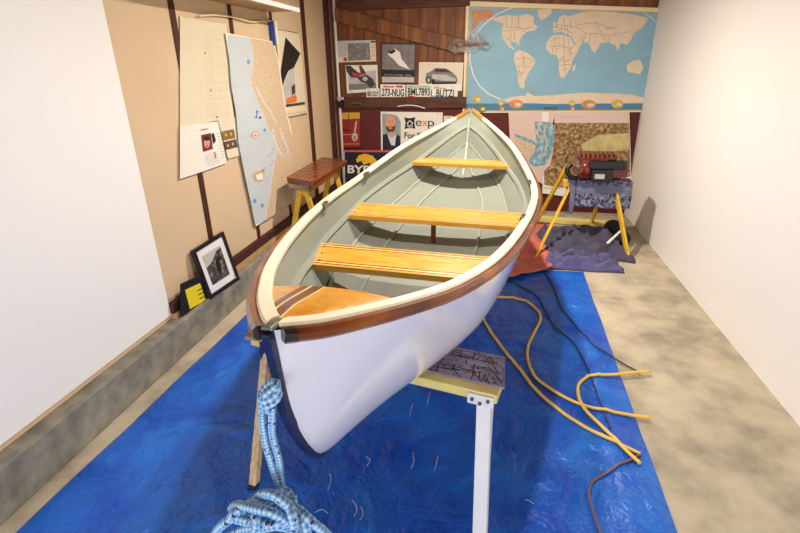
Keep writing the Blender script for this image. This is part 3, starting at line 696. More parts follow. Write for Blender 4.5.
S.build('yellow_sign', 'black and yellow card standing behind the leaning framed photo', 'sign')

# ================================================================ BOAT
BMt = Matrix(((0.0423140678713341, 0.9991043587434599, 0.0), (0.9989521903103528, -0.04230762323384451, -0.01745240643728351), (0.017436775342052374, -0.0007384823105053227, 0.9998476951563913)))
BN = Vector((-0.45, 0.8376088798073942, 1.2413349872053678)); BL_ = 4.466
BMi = BMt.transposed()
def bw(s, w, z): return BN + BMi @ Vector((s, w, z-BN.z))
fW = pchip([(0, .035), (.05, .074), (.1, .108), (.2, .171), (.35, .251), (.6, .365), (1, .49), (1.5, .585), (2, .647), (2.4, .671), (2.6, .667), (3, .612), (3.3, .55), (3.6, .482), (3.9, .392), (4.1, .305), (4.3, .18), (4.4, .1), (4.466, .03)])
fZ = pchip([(0, 1.237), (.1, 1.206), (.2, 1.184), (.35, 1.151), (.6, 1.104), (1, 1.061), (1.5, 1.032), (2, 1.004), (2.4, .985), (2.6, .988), (3, 1.032), (3.3, 1.078), (3.6, 1.113), (3.9, 1.15), (4.1, 1.188), (4.3, 1.25), (4.4, 1.292), (4.466, 1.333)])
fK = pchip([(0, 1.22), (.006, 1.2), (.016, 1.139), (.025, 1.075), (.04, .99), (.08, .89), (.125, .8), (.185, .72), (.25, .682), (.4, .655), (.8, .638), (1.5, .632), (2.2, .628), (3, .632), (3.6, .668), (3.95, .708), (4.2, .79), (4.3, .87), (4.37, .97), (4.42, 1.09), (4.45, 1.2), (4.46, 1.28), (4.466, 1.31)])
fKi = pchip([(.06, 1.16), (.12, 1.0), (.25, .835), (.5, .735), (.9, .685), (1.4, .66), (2.2, .65), (2.9, .652), (3.2, .662), (3.5, .69), (3.7, .715), (3.9, .745), (4.0, .78), (4.1, .865), (4.2, 1.0), (4.25, 1.16), (4.32, 1.24), (4.45, 1.31)])
LAPS = [
 (pchip([(.25, .004), (.5, .06), (.9, .15), (1.4, .235), (2.2, .29), (2.6, .281), (2.9, .271), (3.2, .25), (3.5, .195), (3.7, .145), (3.9, .092), (4.05, .035), (4.1, .004)]),
  pchip([(.25, .84), (.5, .755), (.9, .70), (1.4, .67), (2.2, .657), (2.6, .655), (2.9, .657), (3.2, .668), (3.5, .702), (3.7, .728), (3.9, .768), (4.05, .835), (4.1, .87)]), .25, 4.09),
 (pchip([(.1, .004), (.3, .1), (.6, .2), (1, .31), (1.5, .415), (2.2, .478), (2.6, .472), (2.9, .46), (3.2, .43), (3.5, .375), (3.7, .32), (3.9, .25), (4.05, .16), (4.15, .075), (4.21, .004)]),
  pchip([(.1, 1.03), (.3, .90), (.6, .82), (1, .755), (1.5, .71), (2.2, .695), (2.6, .69), (2.9, .692), (3.2, .705), (3.5, .745), (3.7, .778), (3.9, .825), (4.05, .895), (4.15, .965), (4.21, 1.025)]), .1, 4.205),
 (pchip([(.06, .004), (.2, .112), (.35, .185), (.6, .272), (.8, .335), (1, .39), (1.25, .45), (1.6, .52), (2.1, .565), (2.6, .588), (2.9, .57), (3.2, .525), (3.5, .45), (3.7, .395), (3.9, .32), (4.05, .235), (4.15, .15), (4.245, .004)]),
  pchip([(.06, 1.18), (.2, 1.10), (.35, 1.05), (.6, .985), (.8, .945), (1, .915), (1.25, .87), (1.6, .85), (2.1, .83), (2.6, .83), (2.9, .838), (3.2, .86), (3.5, .895), (3.7, .925), (3.9, .975), (4.05, 1.035), (4.15, 1.095), (4.245, 1.18)]), .06, 4.24)]
def inner(s):
    """section of the inner planking: keel, laps, riser, gunwale"""
    k = fKi(s); g = fZ(s)-.006; W = max(fW(s)-.044, .004)
    pts = [(0., k)]
    for fw, fz, a, b in LAPS:
        if a < s < b: pts.append((min(fw(s), W), max(fz(s), k+.002)))
        else: pts.append((.003, max(k, pts[-1][1])+.001))
    pts.append((W, max(g, pts[-1][1]+.002)))
    return pts
def inw(s, z):
    p = inner(s)
    if z <= p[0][1]: return 0.
    for (w0, z0), (w1, z1) in zip(p, p[1:]):
        if z <= z1: return w0+(w1-w0)*(z-z0)/max(z1-z0, 1e-5)
    return p[-1][0]
fM = pchip([(0, 0), (.02, .47), (.13, .775), (.52, .945), (1, 1)])
def secf(s, h):
    b1 = sstep(s, .0, 1.1)*sstep(BL_-s, -.1, .75)
    V = h**.72*(1-.0*h)
    return (1-b1)*V+b1*fM(h)
def hullw(s, z, off=0., K=fK):
    W = max(fW(s)-.03-off, .004); k = K(s); g = fZ(s); h = clamp((z-k)/max(g-k, 1e-4)); return W*secf(s, h)
boat = thing('rowing_boat', bw(2.2, 0, .632), 'white double ended wooden rowing boat with varnished seats on sawhorses', 'boat')
SS = [0, .003, .006, .011, .016, .025, .032, .04, .05, .06, .08, .1, .125, .155, .185, .215, .25, .3, .35, .42, .5, .6]
SS += [.6+.1*k for k in range(1, 32)]
SS += [3.8, 3.88, 3.95, 4.03, 4.1, 4.16, 4.2, 4.25, 4.3, 4.335, 4.37, 4.395, 4.42, 4.435, 4.45, 4.455, 4.46, 4.463, 4.466]
SS = sorted(set(round(x_, 4) for x_ in SS))
NQ = 26
def skin(mb, K, off, s0, s1, ztop, mi):
    ss = [x_ for x_ in SS if s0 <= x_ <= s1]
    def fn(i, j):
        s_ = ss[i]; side = -1 if j < NQ else 1; q = abs(j-NQ)/NQ
        h = q**2.3; k = K(s_); g = fZ(s_)-ztop
        z = k+(g-k)*h
        W_ = max(fW(s_)-.03-off, .004); w = W_*secf(s_, h)
        if .06 < s_ < 4.45 and h > 0: w = min(max(w, inw(s_, z+.014)+.012*min(1, h*30)), W_)
        return bw(s_, side*w, z)
    o_ = len(mb.v); n_ = 2*NQ+1
    for i in range(len(ss)):
        for j in range(n_): mb.v.append(fn(i, j))
    for i in range(len(ss)-1):
        for j in range(n_-1):
            a_ = o_+i*n_+j; mb.f.append([a_, a_+1, a_+n_+1, a_+n_]); mb.m.append(mi)
mb = MB(); skin(mb, fK, 0, 0, BL_, .004, 0); mb.build('hull_planking', hull_white, boat, smooth=True)
mb = MB(); ss = [x_ for x_ in SS if .06 <= x_ <= 4.45]
for s_ in ss:
    p = inner(s_); q = []
    for (w0, z0), (w1, z1) in zip(p, p[1:]):
        for t in (0, .5): q.append((w0+(w1-w0)*t, z0+(z1-z0)*t))
    q.append(p[-1]); full = [(-w_, z_) for w_, z_ in q[:0:-1]]+q
    for w_, z_ in full: mb.v.append(bw(s_, w_, z_))
nn_ = len(full)
for i in range(len(ss)-1):
    for j in range(nn_-1):
        a_ = i*nn_+j; mb.f.append([a_, a_+1, a_+nn_+1, a_+nn_]); mb.m.append(0)
o_ = mb.build('inner_lining', hull_grey, boat, smooth=True)
md = o_.modifiers.new('split', 'EDGE_SPLIT'); md.split_angle = math.radians(14)
# swept rails
def edge(s, off, side):
    e = .01; W0, W1 = fW(max(s-e, 0)), fW(min(s+e, BL_)); t = Vector((min(s+e, BL_)-max(s-e, 0), W1-W0)).normalized()
    n_ = Vector((-t.y, t.x))
    p = Vector((s, fW(s)))-n_*off
    p.y = max(p.y, .012)
    return p.x, side*p.y
def rail(name, o0, o1, z0, z1, s0, s1, side, m, rnd=0.006, lift=0, drop=False):
    ss = [x_ for x_ in SS if s0 <= x_ <= s1]; rings = []
    for s_ in ss:
        g = fZ(s_)+lift-(.012*sstep(s_, .3, 1.8) if drop else 0); prof = []
        for o_, z_ in ((o0, z1-rnd), (o0+rnd, z1), (o1-rnd, z1), (o1, z1-rnd), (o1, z0+rnd), (o1-rnd, z0), (o0+rnd, z0), (o0, z0+rnd)):
            x_, w_ = edge(s_, o_, side); prof.append(bw(x_, w_, g+z_))
        rings.append(prof)
    return MB().loft(rings).build(name, m, boat, smooth=False)
for sd in (-1, 1):
    rail('gunwale', .026, .068, -.024, .004, .003, 4.45, sd, cream)
    rail('rub_rail', -.002, .03, -.036, -.001, .025, 4.455, sd, rubwood, .01, drop=True)
    rail('rail_end', -.002, .03, -.036, -.001, .003, .025, sd, railend, .008)
    rail('breasthook', .034, .072, -.022, .0075, 4.29, 4.46, sd, capwood)
# stem near: navy band, worn metal cap
def stem_pts(k0, k1, n_):
    tab = [(-.001, 1.231), (.0, 1.222), (.006, 1.19), (.016, 1.139), (.025, 1.075), (.04, .99), (.08, .89), (.125, .8), (.185, .72), (.25, .682), (.34, .66)]
    pts = spline([(a_, 0, z_) for a_, z_ in tab], 4); return pts
rings = []
pts = stem_pts(0, 1, 1)
for i, p in enumerate(pts):
    t = (pts[min(i+1, len(pts)-1)]-pts[max(i-1, 0)]).normalized(); n_ = Vector((-t.z, 0, t.x))
    if n_.x > 0: n_ = -n_
    f = p+n_*(.016-.010*clamp((i-22)/12)); b2 = p-n_*.02; hw = .0095 if i < 34 else .0095-(i-34)*.0008
    hw = max(hw, .004)
    rings.append([bw(f.x, -hw, f.z), bw(f.x, hw, f.z), bw(b2.x, hw, b2.z), bw(b2.x, -hw, b2.z)])
MB().loft(rings).build('stem', navy, boat, bevel=.003)
MB().loft([[bw(s_, w_, z_+dz) for w_, dz in ((-.015, 0), (.015, 0), (.012, .01), (-.012, .01))] for s_, z_ in ((-.008, 1.236), (.02, 1.232), (.05, 1.222), (.085, 1.208))]).build('stem_cap', steel, boat, bevel=.003)
c = bw(.012, 0, 1.078); MB().ellipsoid(c, (.017, .02, .022)).build('painter_eye', black, boat, smooth=True)
# keel strip
rings = [[bw(s_, -.012, fK(s_)-.012), bw(s_, .012, fK(s_)-.012), bw(s_, .016, fK(s_)+.01), bw(s_, -.016, fK(s_)+.01)] for s_ in [.3+.1*k for k in range(37)]]
MB().loft(rings).build('keel', hull_white, boat)
rings = []
for s_, z_ in ((4.0, .715), (4.2, .79), (4.3, .86), (4.37, .96), (4.42, 1.08), (4.452, 1.2), (4.464, 1.28), (4.468, 1.325)):
    rings.append([bw(s_+.012, -.01, z_-.004), bw(s_+.012, .01, z_-.004), bw(s_-.01, .014, z_), bw(s_-.01, -.014, z_)])
MB().loft(rings).build('far_stem', rubwood, boat)
# inner far stem
rings = []
for s_, z_ in ((4.46, 1.3), (4.4, 1.262), (4.262, 1.2), (4.235, 1.12), (4.205, 1.02), (4.15, .93), (4.09, .86), (3.99, .79), (3.95, .742)):
    rings.append([bw(s_-.018, -.011, z_+.008), bw(s_-.018, .011, z_+.008), bw(s_+.1, .013, z_-.02), bw(s_+.1, -.013, z_-.02)])
MB().loft(rings).build('inner_stem', rib_grey, boat, bevel=.003)
# riser and lap battens inside the hull
def batten(name, k, s0, s1, side, wd, th, m):
    n_ = 70; rings = []
    for i in range(n_+1):
        s_ = s0+(s1-s0)*i/n_; p = inner(s_)
        c_ = Vector(p[k]); a_ = Vector(p[k-1]); b2 = Vector(p[k+1])
        t = ((c_-a_).normalized()+(b2-c_).normalized()).normalized(); nn = Vector((-t.y, t.x))
        prof = [c_-t*wd/2-nn*.004, c_+t*wd/2-nn*.004, c_+t*wd/2+nn*th, c_-t*wd/2+nn*th]
        rings.append([bw(s_, side*max(q.x, .004), q.y) for q in prof])
    return MB().loft(rings).build(name, m, boat, smooth=False)
for sd in (-1, 1):
    batten('riser', 3, .3, 4.225, sd, .028, .02, rib_grey)
    batten('lap_batten', 2, .5, 4.19, sd, .016, .014, rib_grey)
    batten('lap_batten', 1, .8, 4.06, sd, .016, .014, rib_grey)
# thwarts
def thwart(s0, s1, z, label, extra=.0, stripes=True, plain=False):
    th = .028; bands = [(0, .016, 1), (.016, .024, 2), (.024, .034, 0), (.034, .042, 2)]
    D = s1-s0
    cuts = [0, .02, .03, .045, .055, D-.055, D-.045, D-.03, D-.02, D]; ms = [0, 1, 2, 1, 0, 1, 2, 1, 0]
    if plain: cuts = [0, .045, .055, D-.055, D-.045, D]; ms = [0, 1, 0, 1, 0]
    mb = MB(); rows = []
    for c_ in cuts:
        s_ = s0+c_; hw = min(inw(s_, z), inw(s_, z-th)+.006)+extra
        rows.append((s_, hw))
    nx = 1
    for i, m_ in enumerate(ms):
        (a_, ha), (c_, hc) = rows[i], rows[i+1]
        vs = [bw(a_, -ha, z), bw(a_, ha, z), bw(c_, hc, z), bw(c_, -hc, z), bw(a_, -ha, z-th), bw(a_, ha, z-th), bw(c_, hc, z-th), bw(c_, -hc, z-th)]
        fs = [(0, 1, 2, 3), (7, 6, 5, 4), (0, 3, 7, 4), (1, 5, 6, 2)]
        if i == 0: fs.append((0, 4, 5, 1))
        if i == len(ms)-1: fs.append((3, 2, 6, 7))
        mb.add(vs, fs, m_)
    o_ = mb.build('thwart', [pine, mahog, palewood], boat)
    o_['label'] = label
    for sd in (-1, 1):
        for q in (.2, .5, .8):
            s_ = s0+D*q; hw = min(inw(s_, z), inw(s_, z-th))-.03
            p = bw(s_, sd*hw, z)
            MB().tube([p, p+Vector((0, 0, .002))], .0055, 8).build('screw', steel, o_)
    return o_
thwart(1.18, 1.475, .872, 'near varnished seat board with dark inlay stripes')
mt = thwart(2.10, 2.42, .838, 'middle varnished seat board on a post')
thwart(3.54, 3.80, .925, 'far varnished seat board', plain=True)
p = bw(2.2, 0, .66); q = bw(2.2, 0, .812)
MB().box((p+q)/2, (.032, .026, (q-p).length)).build('stanchion', darkwood, boat, bevel=.004)
# bow deck
mb = MB(); ns = 24
def dk(s_, f):
    wi = max(abs(edge(s_, .072, 1)[1]), .014); w_ = wi*f
    if s_ > .25: w_ = w_
    return bw(s_+.0*f, w_, fZ(s_)-.006+.028*(1-f*f)*sstep(s_, .02, .2))
cutsf = [-1, -.8, -.62]
aft = .385
wi_aft = abs(edge(aft, .072, 1)[1])
sw = [-.098, -.072, -.064, -.058, -.03, -.022]
def deckpt(s_, w_):
    wi = max(abs(edge(s_, .06, 1)[1]), .014); w2 = clamp(w_, -wi, wi)
    return bw(s_, w2, fZ(s_)-.008+.022*(1-(w2/max(wi, .02))**2)*sstep(s_, .02, .2))
ws = [-.3, -.22, -.19, -.16, -.13] + sw + [0, .03, .06, .09, .12, .15, .18, .22, .3]
sl = [.06+(aft-.06)*k/26 for k in range(27)]
def dm(i, j):
    a_ = ws[j]
    if a_ in (-.098, -.058): return 1
    if a_ in (-.064,) : return 1
    if a_ in (-.072, -.03): return 2
    return 0
o_ = len(mb.v)
for s_ in sl:
    for w_ in ws: mb.v.append(deckpt(s_, w_))
nw = len(ws)
for i in range(len(sl)-1):
    for j in range(nw-1):
        a_ = o_+i*nw+j; mb.f.append([a_, a_+1, a_+nw+1, a_+nw]); mb.m.append(dm(i, j))
d_ = mb.build('bow_deck', [deckwood, mahog, palewood], boat, smooth=False); d_['label'] = 'triangular varnished deck with dark and pale stripes'
md = d_.modifiers.new('t', 'SOLIDIFY'); md.thickness = .018; md.offset = -1
# oarlock pads
for s_ in (1.69, 2.67):
    for sd in (-1, 1):
        x_, w_ = edge(s_, .068, sd); c_ = bw(x_, w_, fZ(s_)-.006)
        a_ = edge(s_-.05, .068, sd); b2 = edge(s_+.05, .068, sd)
        ob = MB().bar(bw(a_[0], a_[1], fZ(s_-.03)-.01), bw(b2[0], b2[1], fZ(s_+.03)-.01), .022, .036).build('oarlock_socket', steel, boat, bevel=.004)
        MB().tube([c_+Vector((0, 0, .008)), c_+Vector((0, 0, .016))], .009, 10).build('oarlock_hole', black, ob)

# ================================================================ SAWHORSE under the near end
bl, br_ = Vector((-1.03, 1.80, .6)), Vector((.07, 1.56, .6))
dirb = (br_-bl).normalized(); perp = Vector((-dirb.y, dirb.x, 0))
hs = thing('sawhorse', ((bl.x+br_.x)/2, (bl.y+br_.y)/2, 0), 'white and pale yellow sawhorse carrying the near end of the boat', 'sawhorse')
MB().bar(bl, br_, .09, .04).build('top_beam', paleyellow, hs, bevel=.004)
def leg(top, foot, w, h, m, lab=None):
    o_ = MB().bar(top, foot, w, h, up=dirb).build('leg', m, hs, bevel=.004)
    if lab: o_['label'] = lab
    return o_
leg(bl+dirb*.07+Vector((0, 0, -.02))-perp*.02, Vector((-.975, 1.49, 0.004)), .035, .036, oldwood, 'bare wooden leg with screw holes')
fp = MB().box((-.975, 1.492, .017), (.042, .042, .026)).build('foot_pad', black, hs, bevel=.004)
leg(bl+dirb*.07+Vector((0, 0, -.02))+perp*.03, Vector((-1.02, 1.59, 0.004)), .035, .034, oldwood)
leg(br_-dirb*.05+Vector((0, 0, -.02))-perp*.025, Vector((.03, 1.40, 0.004)), .035, .055, white_pl, 'white painted leg with old markings')
leg(br_-dirb*.05+Vector((0, 0, -.02))+perp*.03, Vector((.032, 1.58, 0.004)), .035, .045, white_pl)
c = br_-dirb*.06-perp*.05; bk = MB().box(c+Vector((0, 0, -.012)), (.10, .012, .045), Matrix.Rotation(math.atan2(dirb.y, dirb.x), 3, 'Z')).build('bracket', white_pl, hs, bevel=.003)
for dx, dz in ((-.03, .0), (.0, -.012), (.03, .005)):
    p = c+dirb*dx-perp*.006+Vector((0, 0, dz-.01)); MB().tube([p, p-perp*.008], .007, 8).build('bolt', steel, bk)
c = bl+dirb*.05
o = MB().box(c+Vector((0, 0, .034)), (.14, .12, .026), Matrix.Rotation(math.atan2(dirb.y, dirb.x)+.2, 3, 'Z')).build('scrap_board', greywood, bevel=.004)
tag(o, 'small grey board end lying on the left end of the near sawhorse', 'board')
# scratched board on the beam
P1, P2 = onZ((504.5, 388), .6265), onZ((505, 357), .6265)
dd = dirb; 
mb = MB(); q0 = P1-dd*.42; q1 = P2-dd*.42
mb.loft([[P1, P2, q1, q0], [p-Vector((0, 0, .006)) for p in (P1, P2, q1, q0)]])
for _ in range(120):
    u0, v0 = random.random(), random.uniform(.03, .97); an = random.choice([0, 0, 0, PI/2, 1.1, 2.0])+random.gauss(0, .12); ln = random.uniform(.05, .3)
    pu = [clamp(u0+math.cos(an)*ln*.5*k, .01, .99) for k in (-1, 1)]; pv = [clamp(v0+math.sin(an)*ln*k, .02, .98) for k in (-1, 1)]
    a_, b2 = [q0.lerp(P1, pu[k]).lerp(q1.lerp(P2, pu[k]), pv[k])+Vector((0, 0, .0008)) for k in (0, 1)]
    if (b2-a_).length < .02: continue
    sd_ = (b2-a_).normalized().cross(Vector((0, 0, 1)))*random.choice([.0009, .0014, .0022])
    mb.add([a_-sd_, a_+sd_, b2+sd_, b2-sd_], [(0, 1, 2, 3)], 1)
for _ in range(7):
    c_ = q0.lerp(P1, random.uniform(.3, .98)).lerp(q1.lerp(P2, .5), random.uniform(.05, .5))+Vector((0, 0, .001))
    mb.add([c_+Vector((math.cos(k)*.008, math.sin(k)*.006, 0)) for k in range(6)], [(0, 1, 2, 3, 4, 5)], 2)
o = mb.build('scratched_board', [scratch, scratchd, scratchr], normals=False); tag(o, 'lilac grey board covered in dark scratches lying across the near sawhorse', 'board')
# rag
mb = MB()
def fn(u, v):
    p = bl+dirb*(.06+.07*u)-perp*(.052+.01*math.sin(u*9+v*3))+Vector((0, 0, .02-.14*v*(1-.5*abs(u-.5)-.2*u)))
    return p+noise.noise_vector(p*28)*.008
mb.grid(fn, 12, 14); o = mb.build('blue_rag', rag, smooth=True, solid=.004); tag(o, 'dark blue rag hanging from the left end of the near sawhorse', 'rag')
# far sawhorse, hidden below the far end of the boat
fs_ = thing('sawhorse', (-.3, 4.35, 0), 'sawhorse under the far end of the boat beside the red cloth', 'sawhorse')
MB().box((-.3, 4.35, .615), (.8, .09, .05)).build('top_beam', oldwood, fs_)
for sx in (-1, 1):
    for sy in (-1, 1): MB().bar((-.3+sx*.33, 4.35+sy*.03, .59), (-.3+sx*.38, 4.35+sy*.2, .004), .035, .07, up=(1, 0, 0)).build('leg', oldwood, fs_)

# ================================================================ ROPE
mb = MB(); r_ = .0092
E0 = bw(-.012, -.012, 1.07)
def px(p, y): return onY(p, y)
loop = []
for k in range(20):
    a_ = k*.9; c_ = px((270, 397), .825)
    loop.append(c_+Vector((.017*math.cos(a_)+.003*math.sin(k), .015*math.sin(a_), .013*math.sin(a_*1.0+.6)-.0018*k+.022)))
path = [bw(.004, -.012, 1.075), bw(-.022, -.014, 1.078)] + loop + [px((262, 412), .835), px((265, 440), .85), px((272, 465), .86), px((281, 492), .87)]
mb.tube(spline(path, 6), r_, 10, uv=True)
path = [px((272, 400), .83), px((272, 420), .835), px((272.5, 435), .85), px((279, 460), .865), px((280.5, 475), .87), px((283, 494), .875)]
mb.tube(spline(path, 6), r_, 10, uv=True)
# hanging hank
def strand(pts, r2=.0118):
    mb.tube(spline([px(p, y_) for p, y_ in pts], 7), r2, 10, uv=True)
strand([((256, 499), .83), ((263, 494), .81), ((275, 496), .79), ((290, 508), .79), ((297, 520), .80), ((300, 535), .83), ((296, 560), .86)])
strand([((248, 505), .85), ((255, 501), .82), ((268, 507), .79), ((284, 514), .79), ((292, 522), .80), ((299, 540), .83)])
strand([((240, 508), .86), ((232, 509), .84), ((238, 505), .80), ((256, 509), .775), ((272, 513), .77), ((287, 522), .78), ((294, 534), .8)])
strand([((262, 512), .83), ((246, 508), .80), ((236, 512), .78), ((233, 517), .78), ((250, 522), .775), ((270, 524), .77), ((286, 527), .78)])
strand([((258, 515), .84), ((240, 514), .81), ((226, 522), .79), ((217, 531), .79), ((213, 545), .80), ((225, 560), .82)])
strand([((228, 537), .79), ((244, 530), .77), ((262, 528), .765), ((280, 525), .77), ((290, 529), .79)])
strand([((288, 503), .80), ((292, 515), .775), ((294, 528), .77), ((289, 545), .78)])
strand([((294, 508), .82), ((303, 514), .80), ((312, 522), .79), ((325, 533), .80), ((338, 548), .82)])
strand([((300, 510), .83), ((304, 520), .80), ((307, 532), .79), ((303, 548), .80)])
strand([((293.5, 496), .84), ((294, 503), .83), ((297, 512), .825), ((303, 524), .82)], .0095)
strand([((254, 516), .775), ((257, 522), .758), ((254, 533), .758), ((250, 545), .77)], .0095)
strand([((276, 494), .85), ((284, 491), .845), ((290, 497), .84), ((285, 503), .83), ((279, 498), .835), ((285, 491), .86)])
strand([((222, 548), .80), ((250, 540), .78), ((280, 538), .78), ((300, 548), .80), ((280, 562), .82), ((240, 562), .82), ((222, 548), .80)])
o = mb.build('painter_rope', ropem, smooth=True); tag(o, 'light blue flecked rope knotted to the near stem with its coil hanging below', 'rope')

# ================================================================ TARP
TC = [(-1.76, 4.27), (.843, 4.26), (.76, -1.6), (-1.9, -1.6)]
def tz(x, y):
    p = Vector((x, y, 0))
    z_ = .012+.010*noise.noise(p*1.6)+.007*(1-abs(noise.noise(p*3.1+Vector((5, 2, 1)))))**4*1.6+.004*noise.noise(Vector((x*7+y*3, y*9-x*2, 3)))
    for cx in (-1.2, -.55, .1, .6): z_ += .006*math.exp(-((x-cx-.03*y)/.012)**2)
    for cy in (.9, 1.75, 2.6, 3.4): z_ += .006*math.exp(-((y-cy+.05*x)/.012)**2)
    return max(z_, .004)
def fn(u, v):
    a_ = Vector(TC[0]).lerp(Vector(TC[1]), u); b2 = Vector(TC[3]).lerp(Vector(TC[2]), u); p = a_.lerp(b2, v)
    ex = min(u, 1-u, v)*2.6
    p.x += .012*noise.noise(Vector((p.y*2, u, 0))); p.y += .012*noise.noise(Vector((p.x*2, v, 4)))
    return (p.x, p.y, tz(p.x, p.y)*clamp(ex*12+.35, .35, 1))
o = MB().grid(fn, 130, 260).build('tarpaulin', tarpm, smooth=True, normals=False, origin=(0, 2, 0)); tag(o, 'wrinkled bright blue tarpaulin spread over the concrete floor', 'tarpaulin')
def ground(pts, rad, n_=10, extra=0):
    out = []
    for q in spline([onZ(p, .02) for p in pts], n_):
        out.append(Vector((q.x, q.y, tz(q.x, q.y)+rad+.002+extra)))
    return out
mb = MB(); g = [(640, 455), (600, 437), (570, 420), (540, 396), (520, 370), (500, 345), (486, 325), (481, 310), (487, 301), (505, 298), (525, 302), (538, 312), (540, 322), (534, 334), (528, 348), (528, 362), (535, 378), (552, 392), (572, 403), (590, 409), (606, 412), (650, 418)]
mb.tube(ground(g, .009), .009, 10)
o = mb.build('extension_cord', hosey, smooth=True); tag(o, 'yellow cord looping widely on the blue tarp right of the boat', 'cord')
mb = MB(); g = [(650, 372), (608, 376), (590, 378), (579, 386), (578, 398), (584, 411), (596, 424), (612, 440), (640, 465)]
mb.tube(ground(g, .009, extra=.004), .009, 10)
o = mb.build('extension_cord', hosey, smooth=True); tag(o, 'short curve of yellow cord at the right picture edge crossing the longer loop', 'cord')
mb = MB(); g = [(498, 276), (514, 283), (535, 295), (545, 310), (553, 325), (570, 340), (585, 362), (594, 385), (600, 402), (610, 430)]
mb.tube(ground(g, .005), .005, 8); o = mb.build('thin_cable', cordm, smooth=True); tag(o, 'thin dark cable running from under the boat across the tarp, lower of two', 'cable')
mb = MB(); g = [(512, 271), (530, 268), (545, 273), (554, 288), (560, 305), (575, 325), (590, 342), (602, 351), (640, 372)]
mb.tube(ground(g, .005), .005, 8); o = mb.build('thin_cable', cordm, smooth=True); tag(o, 'thin dark cable curving over the red cloth to the right, upper of two', 'cable')
mb = MB(); g = [(640, 455), (606, 473), (592, 483), (589, 497), (594, 515), (600, 533), (606, 550)]
mb.tube(ground(g, .006), .006, 8); o = mb.build('thin_cable', mat('mauve_cable', (120, 90, 96), .5), smooth=True); tag(o, 'short mauve cable curving at the bottom right corner of the tarp', 'cable')
thr = mat('white_thread', (190, 196, 206), .8)
for k, pts in enumerate([((411, 468), (414, 460), (413, 452)), ((438, 455), (436, 465), (434, 470)), ((366, 456), (370, 460), (367, 466)), ((352, 500), (357, 508), (354, 516)), ((525, 499), (530, 501), (534, 504)), ((315, 512), (322, 509), (328, 513)), ((328, 490), (331, 480), (330, 474)), ((361, 506), (363, 514), (360, 520)), ((413, 404), (411, 410), (410, 417)), ((430, 393), (428, 400), (427, 405))]):
    mb = MB(); mb.tube(ground(pts, .0013, 5), .0013, 6)
    o = mb.build('thread_scrap', thr); tag(o, 'tiny white thread scrap lying on the blue tarp', 'thread', 'white thread scraps on the tarp')

# ================================================================ RIGHT BACK CORNER
# red drop cloth lying on the floor beside the boat, over the back edge of the tarp
def fn(u, v):
    p = Vector((-.25, 5.62, 0)).lerp(Vector((.66, 5.60, 0)), u).lerp(Vector((.16, 3.94, 0)).lerp(Vector((.57, 4.27, 0)), u), v)
    p.x += .015*noise.noise(Vector((p.y*4, 1, 0))); p.y += .02*noise.noise(Vector((p.x*5, 2, 0)))
    q = Vector((p.x*2.2, p.y*1.4, 3))
    p.z = .032+.05*abs(noise.noise(q))*min(1, 8*min(u, 1-u, v, 1-v))+.02*(1-abs(noise.noise(q*1.7+Vector((0, 0, 9)))))**5
    return p
o = MB().grid(fn, 44, 60).build('red_cloth', redcloth, smooth=True, solid=.004); tag(o, 'dusty red drop cloth on the floor beside the far hull', 'cloth')
def mound(name, cx, cy, rx, ry, h, m, label, seed, rot=0, n_=48, fold=9):
    def fn(u, v):
        x_, y_ = (u-.5)*2, (v-.5)*2
        rr = max(abs(x_), abs(y_)); e = clamp((1-rr)*4)
        q = Vector((x_*3+seed, y_*3, seed*2))
        z_ = h*e*(.45+.55*noise.noise(q*.6)+.5*abs(noise.noise(q*1.3)))+.022*(1-abs(noise.noise(q*1.1+Vector((0, 0, 7)))))**6*e*3
        z_ += .03*e*(1-abs(noise.noise(Vector((x_*2.2+y_*1.3+seed, y_*.9-x_*.4, seed+4)))))**7
        xx = x_*rx*(1+.12*noise.noise(Vector((y_*2, seed, 0)))); yy = y_*ry*(1+.12*noise.noise(Vector((x_*2, seed, 5))))
        c_, s_ = math.cos(rot), math.sin(rot)
        return (cx+xx*c_-yy*s_, cy+xx*s_+yy*c_, max(z_, 0)+.006)
    o_ = MB().grid(fn, n_, n_).build(name, m, smooth=True, solid=.004); return tag(o_, label, 'cloth')
mound('dark_cloth', .90, 4.98, .44, .42, .10, greycloth, 'crumpled charcoal drop cloth on the floor below the engine', 3.3)
mound('purple_cloth', .83, 4.42, .36, .13, .07, purplecloth, 'crumpled purple blue cloth along the back edge of the tarp', 8.1)
o = MB().bar((.45, 5.80, .035), (1.5, 5.66, .035), .12, .05).build('plank', paleyellow, bevel=.004); tag(o, 'pale yellow plank lying on the floor in front of the back wall', 'plank')
o = MB()
o.ellipsoid((1.30, 5.35, .09), (.10, .12, .09)); o.ellipsoid((1.33, 5.1, .07), (.09, .12, .07)); o = o.build('black_bag', mat('black_fabric', (20, 20, 26), .8), smooth=True); tag(o, 'black bag on the floor at the right picture edge', 'bag')
o = MB().tube([(1.12, 4.75, .12), (1.32, 5.02, .2)], .012, 8).build('white_stick', white_pl, smooth=True); tag(o, 'white stick lying against the black bag', 'stick')

